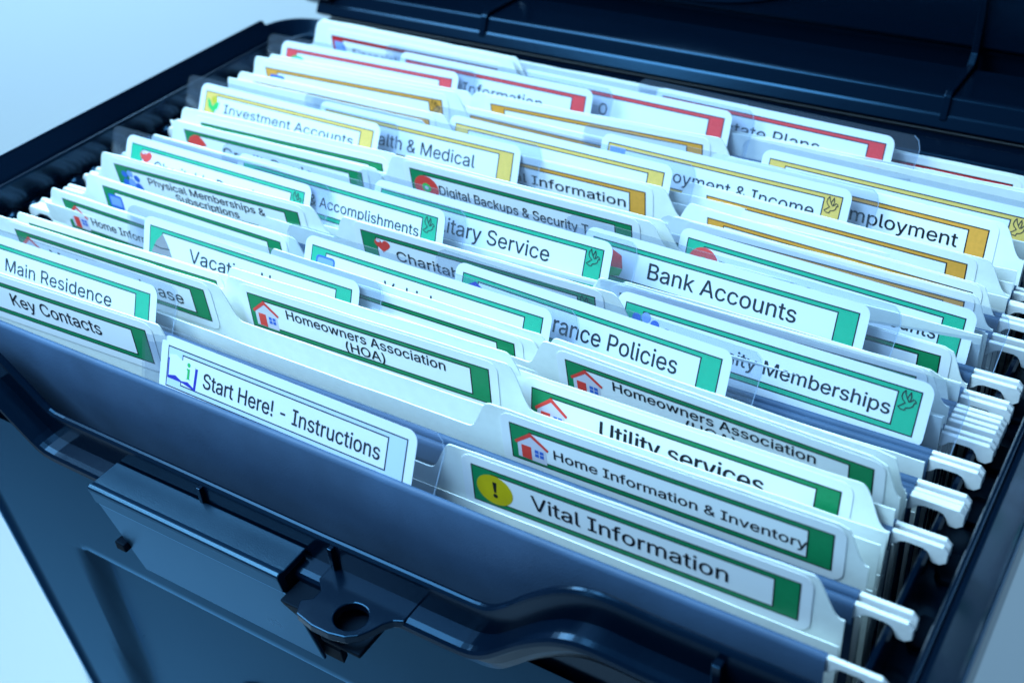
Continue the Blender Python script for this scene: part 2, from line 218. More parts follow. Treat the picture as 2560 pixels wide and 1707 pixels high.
# ------------------------------------------------------------------ lettering
GLYPHS = json.loads('''{"!":[[[87,160,67,160,66,277],[65,393,63,509,86,509],[109,509,132,509,131,393],[129,277,128,160,108,160]],[[111,-4,98,-4,85,-4],[75,0,66,9,57,18],[52,28,52,41,52,53],[57,64,66,73,75,82],[85,86,98,86,111,86],[121,82,130,73,139,64],[143,53,143,41,143,28],[139,18,130,9,121,0]]],"&":[[[221,-7,197,-7,163,-7],[135,-1,110,12,86,24],[67,41,54,62,41,83],[34,107,34,133,34,155],[39,174,47,189,56,205],[69,220,85,235,101,249],[119,263,140,279,166,298],[191,316,216,335,223,340],[230,346,237,352,244,359],[250,366,255,375,259,384],[262,394,262,405,262,421],[256,434,245,445,235,456],[220,461,201,461,189,461],[178,458,168,453,158,448],[151,441,145,431,140,422],[137,411,137,399,137,386],[140,374,145,363,151,352],[159,340,169,327,179,315],[190,300,204,284,282,189],[360,95,438,0,413,0],[389,0,364,0,300,77],[236,154,171,231,152,255],[135,275,121,293,107,310],[95,327,87,344,79,361],[75,379,75,398,75,421],[81,441,91,458,101,475],[116,489,134,499,153,509],[175,513,200,513,225,513],[247,509,266,499,284,489],[298,476,308,459,319,443],[324,424,324,404,324,389],[321,375,315,362,309,348],[302,336,291,325,281,314],[269,303,256,293,222,268],[188,243,154,217,133,202],[119,188,110,174,101,161],[97,147,97,131,97,115],[101,100,109,87,117,75],[129,65,143,57,158,50],[174,46,193,46,213,46],[233,51,251,59,270,68],[286,80,301,95,316,111],[328,130,336,151,345,173],[349,197,349,224,368,224],[388,224,408,224,408,192],[404,165,397,144,389,122],[381,105,371,92,361,79],[352,69,345,62,341,57],[337,52,333,47,316,29],[296,16,271,7,246,-2]]],"(":[[[89,156,89,207,89,244],[93,283,101,324,108,364],[119,404,132,441,145,479],[160,511,177,539,196,539],[216,539,236,539,219,504],[204,467,191,428,178,389],[168,351,161,313,155,276],[151,240,151,207,151,176],[154,146,160,115,166,83],[176,51,188,16,201,-18],[217,-56,236,-96,216,-96],[196,-96,177,-96,148,-47],[126,3,111,55,97,106]]],")":[[[57,-96,37,-96,57,-55],[73,-17,86,18,98,53],[107,85,113,116,119,147],[122,177,122,207,122,240],[118,276,112,313,105,351],[95,389,82,428,70,467],[55,504,37,539,57,539],[77,539,97,539,113,511],[128,479,142,441,155,404],[165,364,173,323,180,283],[184,244,184,207,184,156],[177,104,161,53,146,2],[125,-48,97,-96,77,-96]]],"-":[[[263,244,337,244,337,226],[337,207,337,188,263,188],[188,188,114,188,114,207],[114,226,114,244,188,244]]],"A":[[[39,0,16,0,78,170],[140,339,201,509,226,509],[251,509,276,509,338,339],[401,170,463,0,440,0],[418,0,395,0,359,101],[323,202,287,302,281,321],[273,344,264,372,255,400],[245,435,232,478,236,478],[241,478,245,478,233,435],[222,399,213,371,204,343],[196,320,191,302,155,202],[120,101,85,0,62,0]],[[197,142,110,142,110,161],[110,180,110,199,197,199],[283,199,370,199,370,180],[370,161,370,142,283,142]]],"B":[[[122,0,60,0,60,170],[60,339,60,509,120,509],[181,509,241,509,276,509],[306,503,329,491,352,479],[369,462,381,442,392,422],[398,399,398,374,398,352],[394,334,387,320,379,306],[369,294,356,286,344,277],[330,271,315,267,315,265],[315,264,315,262,331,261],[347,255,363,245,379,235],[392,221,402,203,413,185],[418,163,418,136,418,111],[412,87,400,67,388,46],[370,30,344,18,319,6],[287,0,247,0,184,0]],[[125,115,125,57,165,57],[205,57,245,57,284,57],[313,65,330,80,347,95],[355,114,355,137,355,154],[351,170,342,184,334,198],[321,209,306,218,290,227],[271,231,248,231,207,231],[166,231,125,231,125,173]],[[125,341,125,285,162,285],[200,285,238,285,257,285],[273,289,288,296,303,303],[315,313,323,326,332,339],[336,355,336,372,336,395],[328,414,313,429,297,444],[273,452,240,452,202,452],[163,452,125,452,125,396]]],"C":[[[293,-7,267,-7,223,-7],[184,4,150,25,116,46],[89,76,70,115,50,154],[40,201,40,254,40,308],[50,354,70,393,89,432],[116,462,150,484,184,505],[223,516,267,516,293,516],[317,512,340,504,363,497],[384,486,402,471,420,457],[436,439,448,418,460,398],[468,374,473,348,451,348],[430,348,408,348,404,366],[398,381,389,395,381,408],[370,419,357,428,345,438],[331,444,315,449,300,454],[284,456,267,456,236,456],[208,448,184,432,159,417],[139,394,125,364,111,334],[103,297,103,254,103,211],[111,175,125,145,140,115],[159,92,184,76,209,61],[236,53,267,53,284,53],[300,55,315,60,331,65],[345,71,357,81,370,90],[381,101,389,114,398,128],[404,143,408,160,430,160],[451,160,473,160,469,135],[460,111,448,91,436,70],[421,52,402,38,384,23],[363,12,341,5,318,-3]]],"D":[[[271,0,219,0,178,0],[137,0,96,0,96,19],[96,38,96,57,136,57],[175,57,215,57,256,57],[291,65,318,81,345,97],[366,119,379,149,392,179],[399,214,399,255,399,296],[392,331,379,361,366,390],[346,412,320,428,293,444],[260,452,221,452,178,452],[136,452,93,452,93,471],[93,490,93,509,137,509],[181,509,225,509,275,509],[317,499,353,478,388,458],[415,429,433,391,452,353],[462,308,462,255,462,202],[452,157,433,119,414,81],[387,51,351,31,314,10]],[[103,509,125,509,125,339],[125,170,125,0,103,0],[82,0,60,0,60,170],[60,339,60,509,82,509]]],"E":[[[165,0,60,0,60,170],[60,339,60,509,164,509],[268,509,372,509,372,490],[372,471,372,452,290,452],[207,452,125,452,125,396],[125,341,125,286,202,286],[278,286,355,286,355,267],[355,248,355,229,278,229],[202,229,125,229,125,172],[125,114,125,57,208,57],[292,57,375,57,375,38],[375,19,375,0,270,0]]],"F":[[[82,0,60,0,60,170],[60,339,60,509,163,509],[266,509,369,509,369,490],[369,471,369,452,288,452],[206,452,125,452,125,394],[125,336,125,278,198,278],[272,278,346,278,346,259],[346,240,346,221,272,221],[198,221,125,221,125,147],[125,74,125,0,103,0]]],"H":[[[82,0,60,0,60,170],[60,339,60,509,82,509],[103,509,125,509,125,435],[125,362,125,289,214,289],[303,289,392,289,392,362],[392,435,392,509,414,509],[435,509,457,509,457,339],[457,170,457,0,435,0],[414,0,392,0,392,77],[392,155,392,232,303,232],[214,232,125,232,125,155],[125,77,125,0,103,0]]],"I":[[[111,0,31,0,31,19],[31,38,31,57,60,57],[89,57,118,57,118,189],[118,320,118,452,89,452],[60,452,31,452,31,471],[31,490,31,509,111,509],[190,509,269,509,269,490],[269,471,269,452,240,452],[212,452,183,452,183,320],[183,189,183,57,212,57],[240,57,269,57,269,38],[269,19,269,0,190,0]]],"K":[[[146,189,104,145,104,169],[104,193,104,216,116,232],[128,247,139,261,151,275],[162,290,174,303,187,317],[199,331,212,344,262,399],[313,454,364,509,392,509],[420,509,448,509,376,431],[304,353,231,276,230,276],[229,276,228,276,187,233]],[[82,0,60,0,60,170],[60,339,60,509,82,509],[103,509,125,509,125,451],[125,392,125,334,124,298],[124,261,124,225,124,214],[124,204,125,193,125,129],[125,64,125,0,103,0]],[[398,0,372,0,311,86],[249,173,188,259,201,276],[215,293,228,309,302,206],[375,103,449,0,423,0]]],"L":[[[160,0,60,0,60,170],[60,339,60,509,82,509],[103,509,125,509,125,358],[125,208,125,57,203,57],[282,57,361,57,361,38],[361,19,361,0,261,0]]],"M":[[[81,0,60,0,60,170],[60,339,60,509,91,509],[121,509,152,509,193,402],[235,294,277,187,280,180],[284,170,287,159,291,148],[295,136,299,123,303,110],[307,97,311,84,315,71],[319,59,322,49,317,49],[312,49,307,49,310,59],[314,70,318,83,322,95],[326,108,330,121,334,134],[338,147,342,158,346,170],[349,179,352,187,394,294],[435,402,476,509,507,509],[537,509,568,509,568,339],[568,170,568,0,547,0],[525,0,504,0,504,97],[504,194,504,291,504,302],[504,314,504,327,505,340],[505,354,505,369,505,383],[506,398,506,413,506,428],[507,443,507,457,509,457],[511,457,513,457,508,441],[503,426,498,409,492,393],[487,378,482,363,477,348],[472,334,467,322,463,309],[459,299,456,291,418,194],[380,97,342,0,323,0],[305,0,286,0,248,97],[209,194,170,291,167,299],[163,309,159,321,155,333],[150,346,145,361,140,376],[135,391,129,408,124,424],[118,441,112,457,114,457],[117,457,119,457,119,444],[120,431,120,416,120,401],[121,387,121,372,121,357],[121,342,122,328,122,315],[122,302,122,291,122,194],[122,97,122,0,101,0]]],"O":[[[311,-7,267,-7,223,-7],[184,4,150,25,116,46],[90,76,70,115,50,154],[40,201,40,254,40,308],[50,354,70,393,90,432],[116,462,150,484,184,505],[223,516,267,516,311,516],[350,505,384,484,418,462],[444,432,464,393,483,354],[493,308,493,254,493,201],[483,154,464,115,444,76],[418,46,384,25,350,4]],[[236,53,267,53,297,53],[325,61,349,76,374,91],[394,114,408,144,423,174],[430,211,430,254,430,298],[423,335,408,365,394,395],[374,417,349,433,325,448],[297,456,267,456,236,456],[209,448,184,433,159,417],[140,394,125,364,111,334],[103,297,103,254,103,211],[111,174,125,144,140,114],[159,92,184,76,209,61]]],"P":[[[82,0,60,0,60,170],[60,339,60,509,118,509],[177,509,235,509,274,509],[307,502,332,487,358,473],[377,454,390,430,402,405],[409,378,409,348,409,317],[402,290,390,265,377,241],[358,222,332,207,307,193],[274,186,235,186,193,186],[151,186,109,186,109,205],[109,224,109,242,150,242],[191,242,233,242,259,242],[281,247,297,256,313,265],[325,278,333,294,341,310],[344,328,344,348,344,368],[341,386,333,402,325,417],[313,430,297,439,280,448],[259,452,232,452,196,452],[160,452,125,452,125,301],[125,151,125,0,103,0]]],"R":[[[82,0,60,0,60,170],[60,339,60,509,119,509],[177,509,236,509,275,509],[307,502,333,489,359,475],[378,457,390,433,403,410],[409,382,409,352,409,321],[403,295,390,271,378,248],[359,230,333,217,307,204],[275,198,236,198,189,198],[143,198,96,198,96,217],[96,236,96,255,142,255],[188,255,234,255,260,255],[281,259,298,267,314,275],[326,286,334,300,341,315],[345,332,345,352,345,372],[341,390,334,405,326,420],[314,431,298,440,281,448],[259,452,233,452,197,452],[161,452,125,452,125,301],[125,151,125,0,103,0]],[[378,0,353,0,312,76],[271,153,230,229,254,229],[279,229,303,229,344,153],[386,76,428,0,403,0]]],"S":[[[263,-9,224,-9,187,-9],[155,-3,128,9,100,21],[79,38,64,60,49,82],[40,107,38,137,60,137],[82,137,104,137,106,117],[112,101,123,88,134,75],[149,65,166,59,184,52],[203,49,224,49,247,49],[268,53,286,60,304,68],[319,78,329,92,340,105],[346,121,346,139,346,155],[341,169,332,179,323,189],[311,198,296,205,281,211],[264,217,245,222,224,228],[204,234,184,239,142,251],[109,268,86,289,63,311],[52,339,52,372,52,401],[60,426,75,448,90,469],[111,486,138,498,164,510],[194,516,227,516,261,516],[290,510,316,498,342,486],[362,469,377,449,392,428],[400,404,401,378,380,378],[358,378,337,378,335,403],[323,423,302,437,281,451],[256,459,225,459,203,459],[184,455,167,448,151,441],[138,431,129,418,120,406],[115,391,115,376,115,358],[120,344,131,334,142,323],[154,314,169,308,184,302],[199,297,212,293,230,289],[247,284,264,279,279,275],[295,270,312,264,328,257],[344,248,359,238,373,227],[385,214,395,198,404,181],[408,162,408,139,408,111],[401,86,386,64,372,41],[351,24,323,11,296,-2]]],"T":[[[85,452,32,452,32,471],[32,490,32,509,160,509],[288,509,417,509,417,490],[417,471,417,452,363,452],[310,452,257,452,257,301],[257,151,257,0,235,0],[214,0,193,0,193,151],[193,301,193,452,139,452]]],"U":[[[299,-8,259,-8,219,-8],[184,0,154,15,124,31],[101,53,85,80,68,107],[60,138,60,173,60,285],[60,397,60,509,81,509],[103,509,124,509,124,399],[124,288,124,178,124,154],[130,132,141,113,152,94],[167,79,187,68,207,57],[231,52,259,52,287,52],[311,57,331,68,351,79],[366,94,377,113,387,132],[393,154,393,178,393,288],[393,399,393,509,414,509],[436,509,457,509,457,397],[457,285,457,173,457,138],[449,107,433,80,416,53],[393,31,363,15,334,0]]],"V":[[[229,0,204,0,141,170],[79,339,16,509,39,509],[62,509,84,509,120,408],[156,307,192,206,198,189],[206,166,215,137,224,109],[235,73,248,31,243,31],[239,31,235,31,247,74],[258,110,267,138,276,166],[284,189,290,206,325,307],[360,408,395,509,417,509],[440,509,463,509,401,339],[340,170,278,0,253,0]]],"a":[[[182,-9,160,-9,136,-9],[114,-4,94,5,75,14],[59,27,48,45,36,62],[30,83,30,108,30,130],[35,147,43,161,52,175],[63,185,78,193,92,201],[108,207,125,211,143,215],[160,218,178,220,201,223],[219,225,234,227,248,228],[258,231,265,235,272,239],[276,245,276,255,276,255],[276,256,276,257,276,272],[273,286,267,297,261,308],[252,316,240,322,228,328],[213,331,196,331,178,331],[162,328,149,322,136,317],[126,309,118,301,110,292],[104,283,100,274,80,280],[61,285,41,291,50,314],[62,332,79,346,95,360],[113,369,133,375,153,381],[173,384,194,384,208,384],[223,383,239,379,255,376],[271,370,286,360,301,351],[313,338,322,320,332,303],[337,280,337,251,337,168],[337,84,337,0,317,0],[297,0,277,0,277,17],[277,35,277,52,275,52],[274,52,272,52,268,43],[261,34,252,25,243,15],[230,7,215,1,200,-5]],[[155,45,170,45,193,45],[212,50,228,59,243,68],[255,79,263,93,271,107],[276,122,276,138,276,155],[276,173,276,190,273,187],[268,184,259,182,251,180],[242,178,231,176,221,174],[210,172,200,171,190,170],[182,169,175,168,161,166],[147,163,134,159,121,154],[111,148,103,139,96,131],[92,119,92,105,92,92],[95,81,102,72,109,63],[118,57,130,52,142,48]]],"b":[[[261,-8,229,-8,206,-8],[187,-4,172,4,158,12],[146,21,138,31,129,42],[123,51,118,59,116,59],[114,59,112,59,112,39],[112,20,112,0,92,0],[72,0,53,0,53,170],[53,339,53,509,73,509],[93,509,114,509,114,446],[114,382,114,319,115,319],[117,319,118,319,123,327],[129,336,137,346,145,356],[157,365,171,373,186,381],[205,384,229,384,261,384],[289,376,313,361,337,345],[356,322,370,293,383,263],[390,229,390,189,390,149],[383,114,370,84,356,55],[337,32,313,16,289,0]],[[197,47,220,47,244,47],[263,53,279,66,295,78],[308,95,316,117,324,138],[328,162,328,189,328,216],[324,240,316,261,308,282],[296,299,280,311,264,324],[244,330,220,330,197,330],[177,324,161,312,145,300],[133,284,125,263,117,242],[113,217,113,189,113,161],[117,136,125,115,133,94],[146,77,162,65,178,53]]],"c":[[[226,-8,207,-8,173,-8],[143,0,117,16,91,33],[71,56,56,85,41,114],[34,149,34,187,34,227],[41,262,56,291,71,321],[91,343,117,360,143,376],[173,384,207,384,226,384],[243,382,260,377,276,372],[292,365,305,356,319,347],[330,335,340,322,350,309],[357,294,362,277,342,272],[322,267,303,262,300,272],[296,281,290,289,285,297],[278,305,270,311,262,317],[253,322,242,325,232,328],[220,330,207,330,182,330],[161,323,145,310,129,297],[116,280,108,258,100,237],[96,213,96,187,96,162],[100,139,108,117,116,96],[129,79,145,66,161,53],[182,46,207,46,220,46],[232,48,243,52,253,55],[263,60,271,66,279,72],[286,80,292,89,297,97],[301,107,304,117,324,112],[343,107,363,102,358,85],[351,70,341,56,332,43],[320,31,306,21,293,12],[277,4,261,-1,244,-6]]],"d":[[[219,-8,195,-8,164,-8],[136,0,111,16,87,32],[68,55,55,84,41,114],[34,149,34,189,34,229],[41,263,55,293,69,322],[88,345,112,361,136,376],[164,384,196,384,219,384],[238,381,253,373,268,365],[279,356,287,346,296,336],[302,327,306,319,308,319],[309,319,311,319,311,382],[311,446,311,509,331,509],[351,509,372,509,372,339],[372,170,372,0,352,0],[332,0,313,0,313,20],[313,39,313,59,311,59],[309,59,307,59,302,51],[295,42,287,31,278,21],[267,12,252,4,238,-4]],[[181,47,205,47,227,47],[247,53,263,65,279,77],[291,94,299,115,308,136],[312,161,312,189,312,217],[308,242,300,263,292,284],[279,300,263,312,247,324],[228,330,205,330,181,330],[161,324,145,311,129,299],[116,282,108,261,100,240],[96,216,96,189,96,162],[100,138,109,117,117,95],[129,78,145,66,161,53]]],"e":[[[238,-8,212,-8,175,-8],[143,0,117,16,90,33],[70,56,56,85,41,114],[34,148,34,187,34,226],[41,260,55,290,69,319],[89,343,115,359,141,376],[171,384,205,384,226,384],[246,381,266,374,285,367],[303,356,319,341,335,326],[348,306,357,282,366,258],[371,228,371,194,371,186],[371,178,371,169,272,169],[174,169,75,169,75,187],[75,204,75,221,163,221],[250,221,338,221,329,215],[319,208,310,202,310,227],[306,249,298,269,290,288],[278,303,263,314,247,325],[228,330,205,330,182,330],[163,325,146,313,130,302],[118,288,109,270,100,251],[96,232,96,211,96,200],[96,189,96,178,96,150],[101,126,110,106,120,87],[134,72,151,61,168,51],[189,46,212,46,228,46],[241,48,254,53,266,57],[277,64,285,73,294,82],[301,93,306,105,325,101],[345,96,365,91,359,71],[349,54,335,39,321,24],[303,13,283,4,262,-4]]],"f":[[[154,379,228,379,228,362],[228,344,228,327,154,327],[80,327,6,327,6,344],[6,362,6,379,80,379]],[[101,0,81,0,81,144],[81,288,81,432,81,453],[86,471,96,486,106,500],[119,511,135,519,152,526],[169,530,187,530,201,530],[213,529,222,527,232,525],[238,523,243,521,238,503],[233,486,227,468,224,470],[220,471,215,472,210,473],[203,474,195,474,176,474],[163,469,154,460,146,451],[142,437,142,419,142,279],[142,140,142,0,121,0]]],"g":[[[238,-151,207,-151,179,-151],[155,-147,134,-140,113,-132],[96,-123,82,-110,69,-98],[58,-84,51,-69,67,-60],[84,-50,101,-41,107,-49],[113,-57,122,-66,130,-75],[141,-82,154,-88,168,-94],[186,-97,207,-97,238,-97],[263,-90,282,-75,302,-60],[311,-37,311,-6,311,19],[311,44,311,68,310,68],[308,68,306,68,301,60],[295,51,287,41,278,32],[267,23,252,16,238,8],[219,5,195,5,164,5],[137,12,113,27,88,41],[69,62,55,90,41,118],[34,152,34,191,34,230],[41,264,55,293,69,322],[88,345,112,361,137,376],[165,384,196,384,220,384],[239,381,253,373,268,365],[280,356,288,346,297,336],[303,327,308,319,309,319],[311,319,313,319,313,339],[313,359,313,379,333,379],[353,379,372,379,372,250],[372,121,372,-9,372,-42],[365,-69,350,-90,335,-111],[316,-126,291,-136,266,-146]],[[181,59,205,59,228,59],[248,64,264,75,280,86],[292,101,300,121,308,141],[312,165,312,193,312,220],[308,243,300,264,292,284],[280,301,264,312,248,324],[228,330,205,330,181,330],[161,324,145,312,129,299],[117,283,109,262,100,242],[96,219,96,193,96,166],[100,143,109,123,117,103],[129,87,145,76,162,65]]],"h":[[[114,249,114,227,114,151],[114,76,114,0,93,0],[73,0,53,0,53,170],[53,339,53,509,73,509],[93,509,114,509,114,435],[114,361,114,287,110,287],[106,287,102,287,114,322],[131,347,152,362,174,377],[199,384,227,384,253,384],[276,379,295,369,315,358],[330,342,341,321,352,299],[357,273,357,240,357,160],[357,80,357,0,337,0],[316,0,296,0,296,78],[296,157,296,235,296,265],[288,288,273,304,258,321],[237,329,210,329,192,329],[175,325,161,317,146,309],[135,298,126,283,118,267]]],"i":[[[73,0,53,0,53,126],[53,253,53,379,73,379],[93,379,114,379,114,253],[114,126,114,0,93,0]],[[95,443,84,443,72,443],[62,447,54,455,45,462],[41,472,41,483,41,494],[45,504,54,512,62,520],[72,524,84,524,95,524],[106,520,114,512,122,504],[126,494,126,483,126,472],[122,462,114,455,106,447]]],"k":[[[132,158,110,137,110,162],[110,187,110,212,113,212],[117,212,121,212,175,268],[230,323,284,379,310,379],[335,379,360,379,301,319],[243,259,184,199,182,199],[179,199,177,199,155,178]],[[73,0,53,0,53,170],[53,339,53,509,73,509],[93,509,114,509,114,339],[114,170,114,0,93,0]],[[320,0,294,0,245,62],[197,124,148,186,162,200],[177,214,191,229,252,152],[312,76,372,0,346,0]]],"l":[[[147,-2,139,-2,110,-2],[88,5,74,20,60,35],[53,57,53,84,53,226],[53,367,53,509,73,509],[93,509,114,509,114,372],[114,235,114,99,114,81],[116,69,120,62,125,55],[133,52,146,52,152,52],[157,52,160,53,164,53],[167,54,170,54,173,37],[177,20,181,3,175,1],[169,0,162,-1,154,-2]]],"m":[[[73,0,53,0,53,126],[53,253,53,379,72,379],[92,379,112,379,112,351],[112,323,112,295,111,295],[109,295,108,295,113,316],[121,332,132,346,144,359],[157,369,172,376,187,383],[203,386,219,386,247,386],[270,378,287,361,305,344],[316,322,321,295,318,295],[315,295,312,295,317,313],[325,329,337,343,349,357],[364,367,381,375,398,382],[416,386,437,386,459,386],[479,381,497,372,515,362],[530,348,541,328,551,309],[557,285,557,255,557,170],[557,85,557,0,536,0],[516,0,496,0,496,85],[496,169,496,254,496,281],[488,301,473,313,457,325],[439,330,419,330,402,330],[387,327,374,320,362,313],[352,303,345,290,339,278],[335,263,335,247,335,165],[335,82,335,0,315,0],[295,0,274,0,274,87],[274,173,274,260,274,281],[267,298,253,311,239,324],[221,330,199,330,185,330],[171,327,158,320,144,313],[134,303,126,289,118,276],[114,258,114,238,114,159],[114,79,114,0,93,0]]],"n":[[[114,249,114,227,114,151],[114,76,114,0,93,0],[73,0,53,0,53,126],[53,253,53,379,72,379],[92,379,112,379,112,349],[112,318,112,287,109,287],[106,287,102,287,114,322],[131,347,152,362,174,377],[199,384,227,384,253,384],[276,379,295,369,314,358],[330,342,341,321,352,299],[357,273,357,240,357,160],[357,80,357,0,337,0],[316,0,296,0,296,78],[296,157,296,235,296,265],[288,288,273,304,258,321],[237,329,210,329,192,329],[175,325,161,317,146,309],[135,298,126,283,118,267]]],"o":[[[242,-8,207,-8,173,-8],[143,0,117,16,91,33],[71,56,56,85,41,114],[34,149,34,187,34,227],[41,262,56,291,71,321],[91,343,117,360,143,376],[173,384,207,384,242,384],[273,376,299,360,325,343],[345,321,359,291,374,262],[381,227,381,187,381,149],[374,114,359,85,345,56],[325,33,299,16,273,0]],[[182,46,207,46,233,46],[254,53,270,66,287,79],[299,96,307,117,315,139],[319,162,319,187,319,213],[315,236,307,258,299,280],[287,297,270,310,254,323],[233,330,207,330,182,330],[161,323,145,310,129,297],[116,280,108,258,100,237],[96,213,96,187,96,162],[100,139,108,117,116,96],[129,79,145,66,161,53]]],"p":[[[73,-143,53,-143,53,31],[53,205,53,379,72,379],[92,379,112,379,112,359],[112,339,112,319,114,319],[116,319,118,319,123,327],[129,336,137,346,145,356],[157,365,171,373,186,381],[205,384,229,384,261,384],[289,376,313,361,337,345],[356,322,370,293,383,263],[390,229,390,189,390,149],[383,114,370,84,356,55],[337,32,313,16,289,0],[261,-8,229,-8,206,-8],[187,-4,173,4,158,12],[146,21,138,31,130,42],[123,51,118,59,117,59],[115,59,114,59,114,-8],[114,-76,114,-143,93,-143]],[[197,47,220,47,244,47],[263,53,279,66,295,78],[308,95,316,117,324,138],[328,162,328,189,328,216],[324,240,316,261,308,282],[296,299,280,311,264,324],[244,330,220,330,197,330],[177,324,161,312,145,300],[133,284,125,263,117,242],[113,217,113,189,113,161],[117,136,125,115,133,94],[146,77,162,65,178,53]]],"r":[[[73,0,53,0,53,126],[53,253,53,379,72,379],[92,379,112,379,112,360],[112,340,112,321,113,321],[114,321,115,321,122,340],[135,355,152,367,170,379],[190,385,213,385,218,385],[223,385,229,384,235,384],[240,384,243,384,243,363],[243,343,243,322,242,323],[237,323,230,324,223,325],[215,326,207,326,189,326],[173,322,159,315,145,307],[134,297,126,284,118,270],[114,255,114,237,114,158],[114,79,114,0,93,0]]],"s":[[[211,-8,182,-8,156,-8],[133,-4,112,3,92,11],[75,23,62,38,49,53],[40,72,36,94,55,98],[74,102,94,107,99,86],[109,70,124,60,139,50],[158,45,181,45,208,45],[229,51,244,62,260,74],[268,87,268,103,268,116],[263,127,254,136,245,144],[231,151,212,155,191,160],[170,165,149,170,115,178],[89,191,72,208,55,225],[47,247,47,274,47,296],[53,315,65,332,77,348],[94,361,115,370,136,380],[160,384,187,384,213,384],[235,380,254,372,272,365],[287,353,299,339,310,325],[319,309,324,290,305,286],[287,281,268,277,263,292],[255,304,243,316,230,327],[212,333,187,333,165,333],[146,327,131,317,116,306],[109,293,109,277,109,263],[114,252,124,243,134,235],[150,228,172,223,191,218],[210,214,229,209,264,201],[290,188,306,171,323,154],[331,133,331,107,331,84],[325,64,312,47,300,30],[282,16,260,6,237,-3]]],"t":[[[138,379,204,379,204,362],[204,344,204,327,138,327],[72,327,6,327,6,344],[6,362,6,379,72,379]],[[65,345,65,471,85,471],[106,471,126,471,126,347],[126,222,126,98,126,81],[129,69,136,61,143,54],[154,50,170,50,174,50],[179,50,185,51,191,52],[197,53,202,54,206,36],[209,19,213,2,207,0],[200,-2,192,-3,184,-4],[176,-4,168,-4,136,-4],[110,4,92,21,74,38],[65,62,65,93,65,219]]],"u":[[[211,-5,182,-5,157,-5],[134,0,115,11,95,21],[80,37,69,59,58,80],[53,107,53,139,53,219],[53,299,53,379,73,379],[93,379,114,379,114,301],[114,222,114,144,114,114],[121,91,137,75,152,58],[173,50,200,50,218,50],[235,54,249,62,264,70],[275,81,283,97,292,112],[296,131,296,153,296,228],[296,304,296,379,316,379],[337,379,357,379,357,253],[357,126,357,0,337,0],[318,0,298,0,298,31],[298,61,298,92,301,92],[304,92,307,92,295,57],[279,32,257,17,235,2]]],"v":[[[184,0,163,0,114,126],[66,253,17,379,40,379],[62,379,84,379,111,305],[138,230,165,155,174,132],[181,110,187,87,193,64],[199,42,206,21,198,21],[191,21,184,21,191,42],[197,64,203,87,209,110],[216,132,224,155,251,230],[278,305,305,379,327,379],[349,379,371,379,323,253],[275,126,226,0,205,0]]],"w":[[[158,0,138,0,99,126],[61,253,23,379,44,379],[66,379,87,379,103,324],[118,269,133,214,140,191],[147,165,154,137,161,108],[168,76,175,41,172,41],[168,41,165,41,172,75],[179,106,186,135,193,163],[199,190,206,214,221,269],[237,324,252,379,273,379],[295,379,316,379,332,324],[347,269,362,214,368,190],[375,164,382,136,388,107],[395,76,402,41,399,41],[395,41,391,41,399,75],[406,107,413,135,420,164],[427,190,434,214,449,269],[465,324,480,379,502,379],[523,379,545,379,506,253],[468,126,429,0,409,0],[389,0,368,0,352,57],[335,114,319,172,314,189],[309,207,305,225,300,243],[295,261,291,280,286,299],[281,318,277,338,281,338],[286,338,291,338,286,319],[281,299,277,280,272,261],[267,243,263,225,258,206],[253,189,248,172,231,114],[215,57,199,0,178,0]]],"y":[[[51,-140,47,-139,52,-121],[57,-103,61,-86,65,-86],[68,-87,71,-87,83,-90],[94,-91,104,-89,114,-87],[122,-82,130,-74,138,-66],[145,-53,151,-36,155,-24],[159,-13,163,-1,114,126],[66,252,17,379,40,379],[62,379,84,379,111,305],[138,230,165,155,174,132],[181,109,187,87,193,64],[199,42,206,21,198,21],[191,21,184,21,190,42],[196,64,202,87,209,110],[216,132,224,155,251,230],[278,305,305,379,327,379],[349,379,371,379,316,234],[260,88,204,-58,196,-78],[187,-94,177,-107,166,-120],[153,-129,139,-136,125,-142],[109,-145,91,-145,81,-145],[72,-144,65,-143,57,-142]]]}''')
ADV = json.loads('''{"!":196,"&":448,"(":273,")":273,"-":453,"A":480,"B":456,"C":510,"D":502,"E":419,"F":410,"H":517,"I":300,"K":467,"L":393,"M":628,"O":533,"P":445,"R":449,"S":447,"T":449,"U":517,"V":480,"a":389,"b":424,"c":396,"d":424,"e":404,"f":254,"g":425,"h":410,"i":167,"k":381,"l":189,"m":610,"n":410,"o":415,"p":424,"r":259,"s":365,"t":227,"u":410,"v":389,"w":567,"y":389," ":188}''')

def curve_mesh(o):
    bpy.context.view_layer.update()
    dg = bpy.context.evaluated_depsgraph_get()
    ev = o.evaluated_get(dg); me = ev.to_mesh()
    v = [tuple(p.co)[:2] for p in me.vertices]; f = [tuple(p.vertices) for p in me.polygons]
    ev.to_mesh_clear()
    return v, f

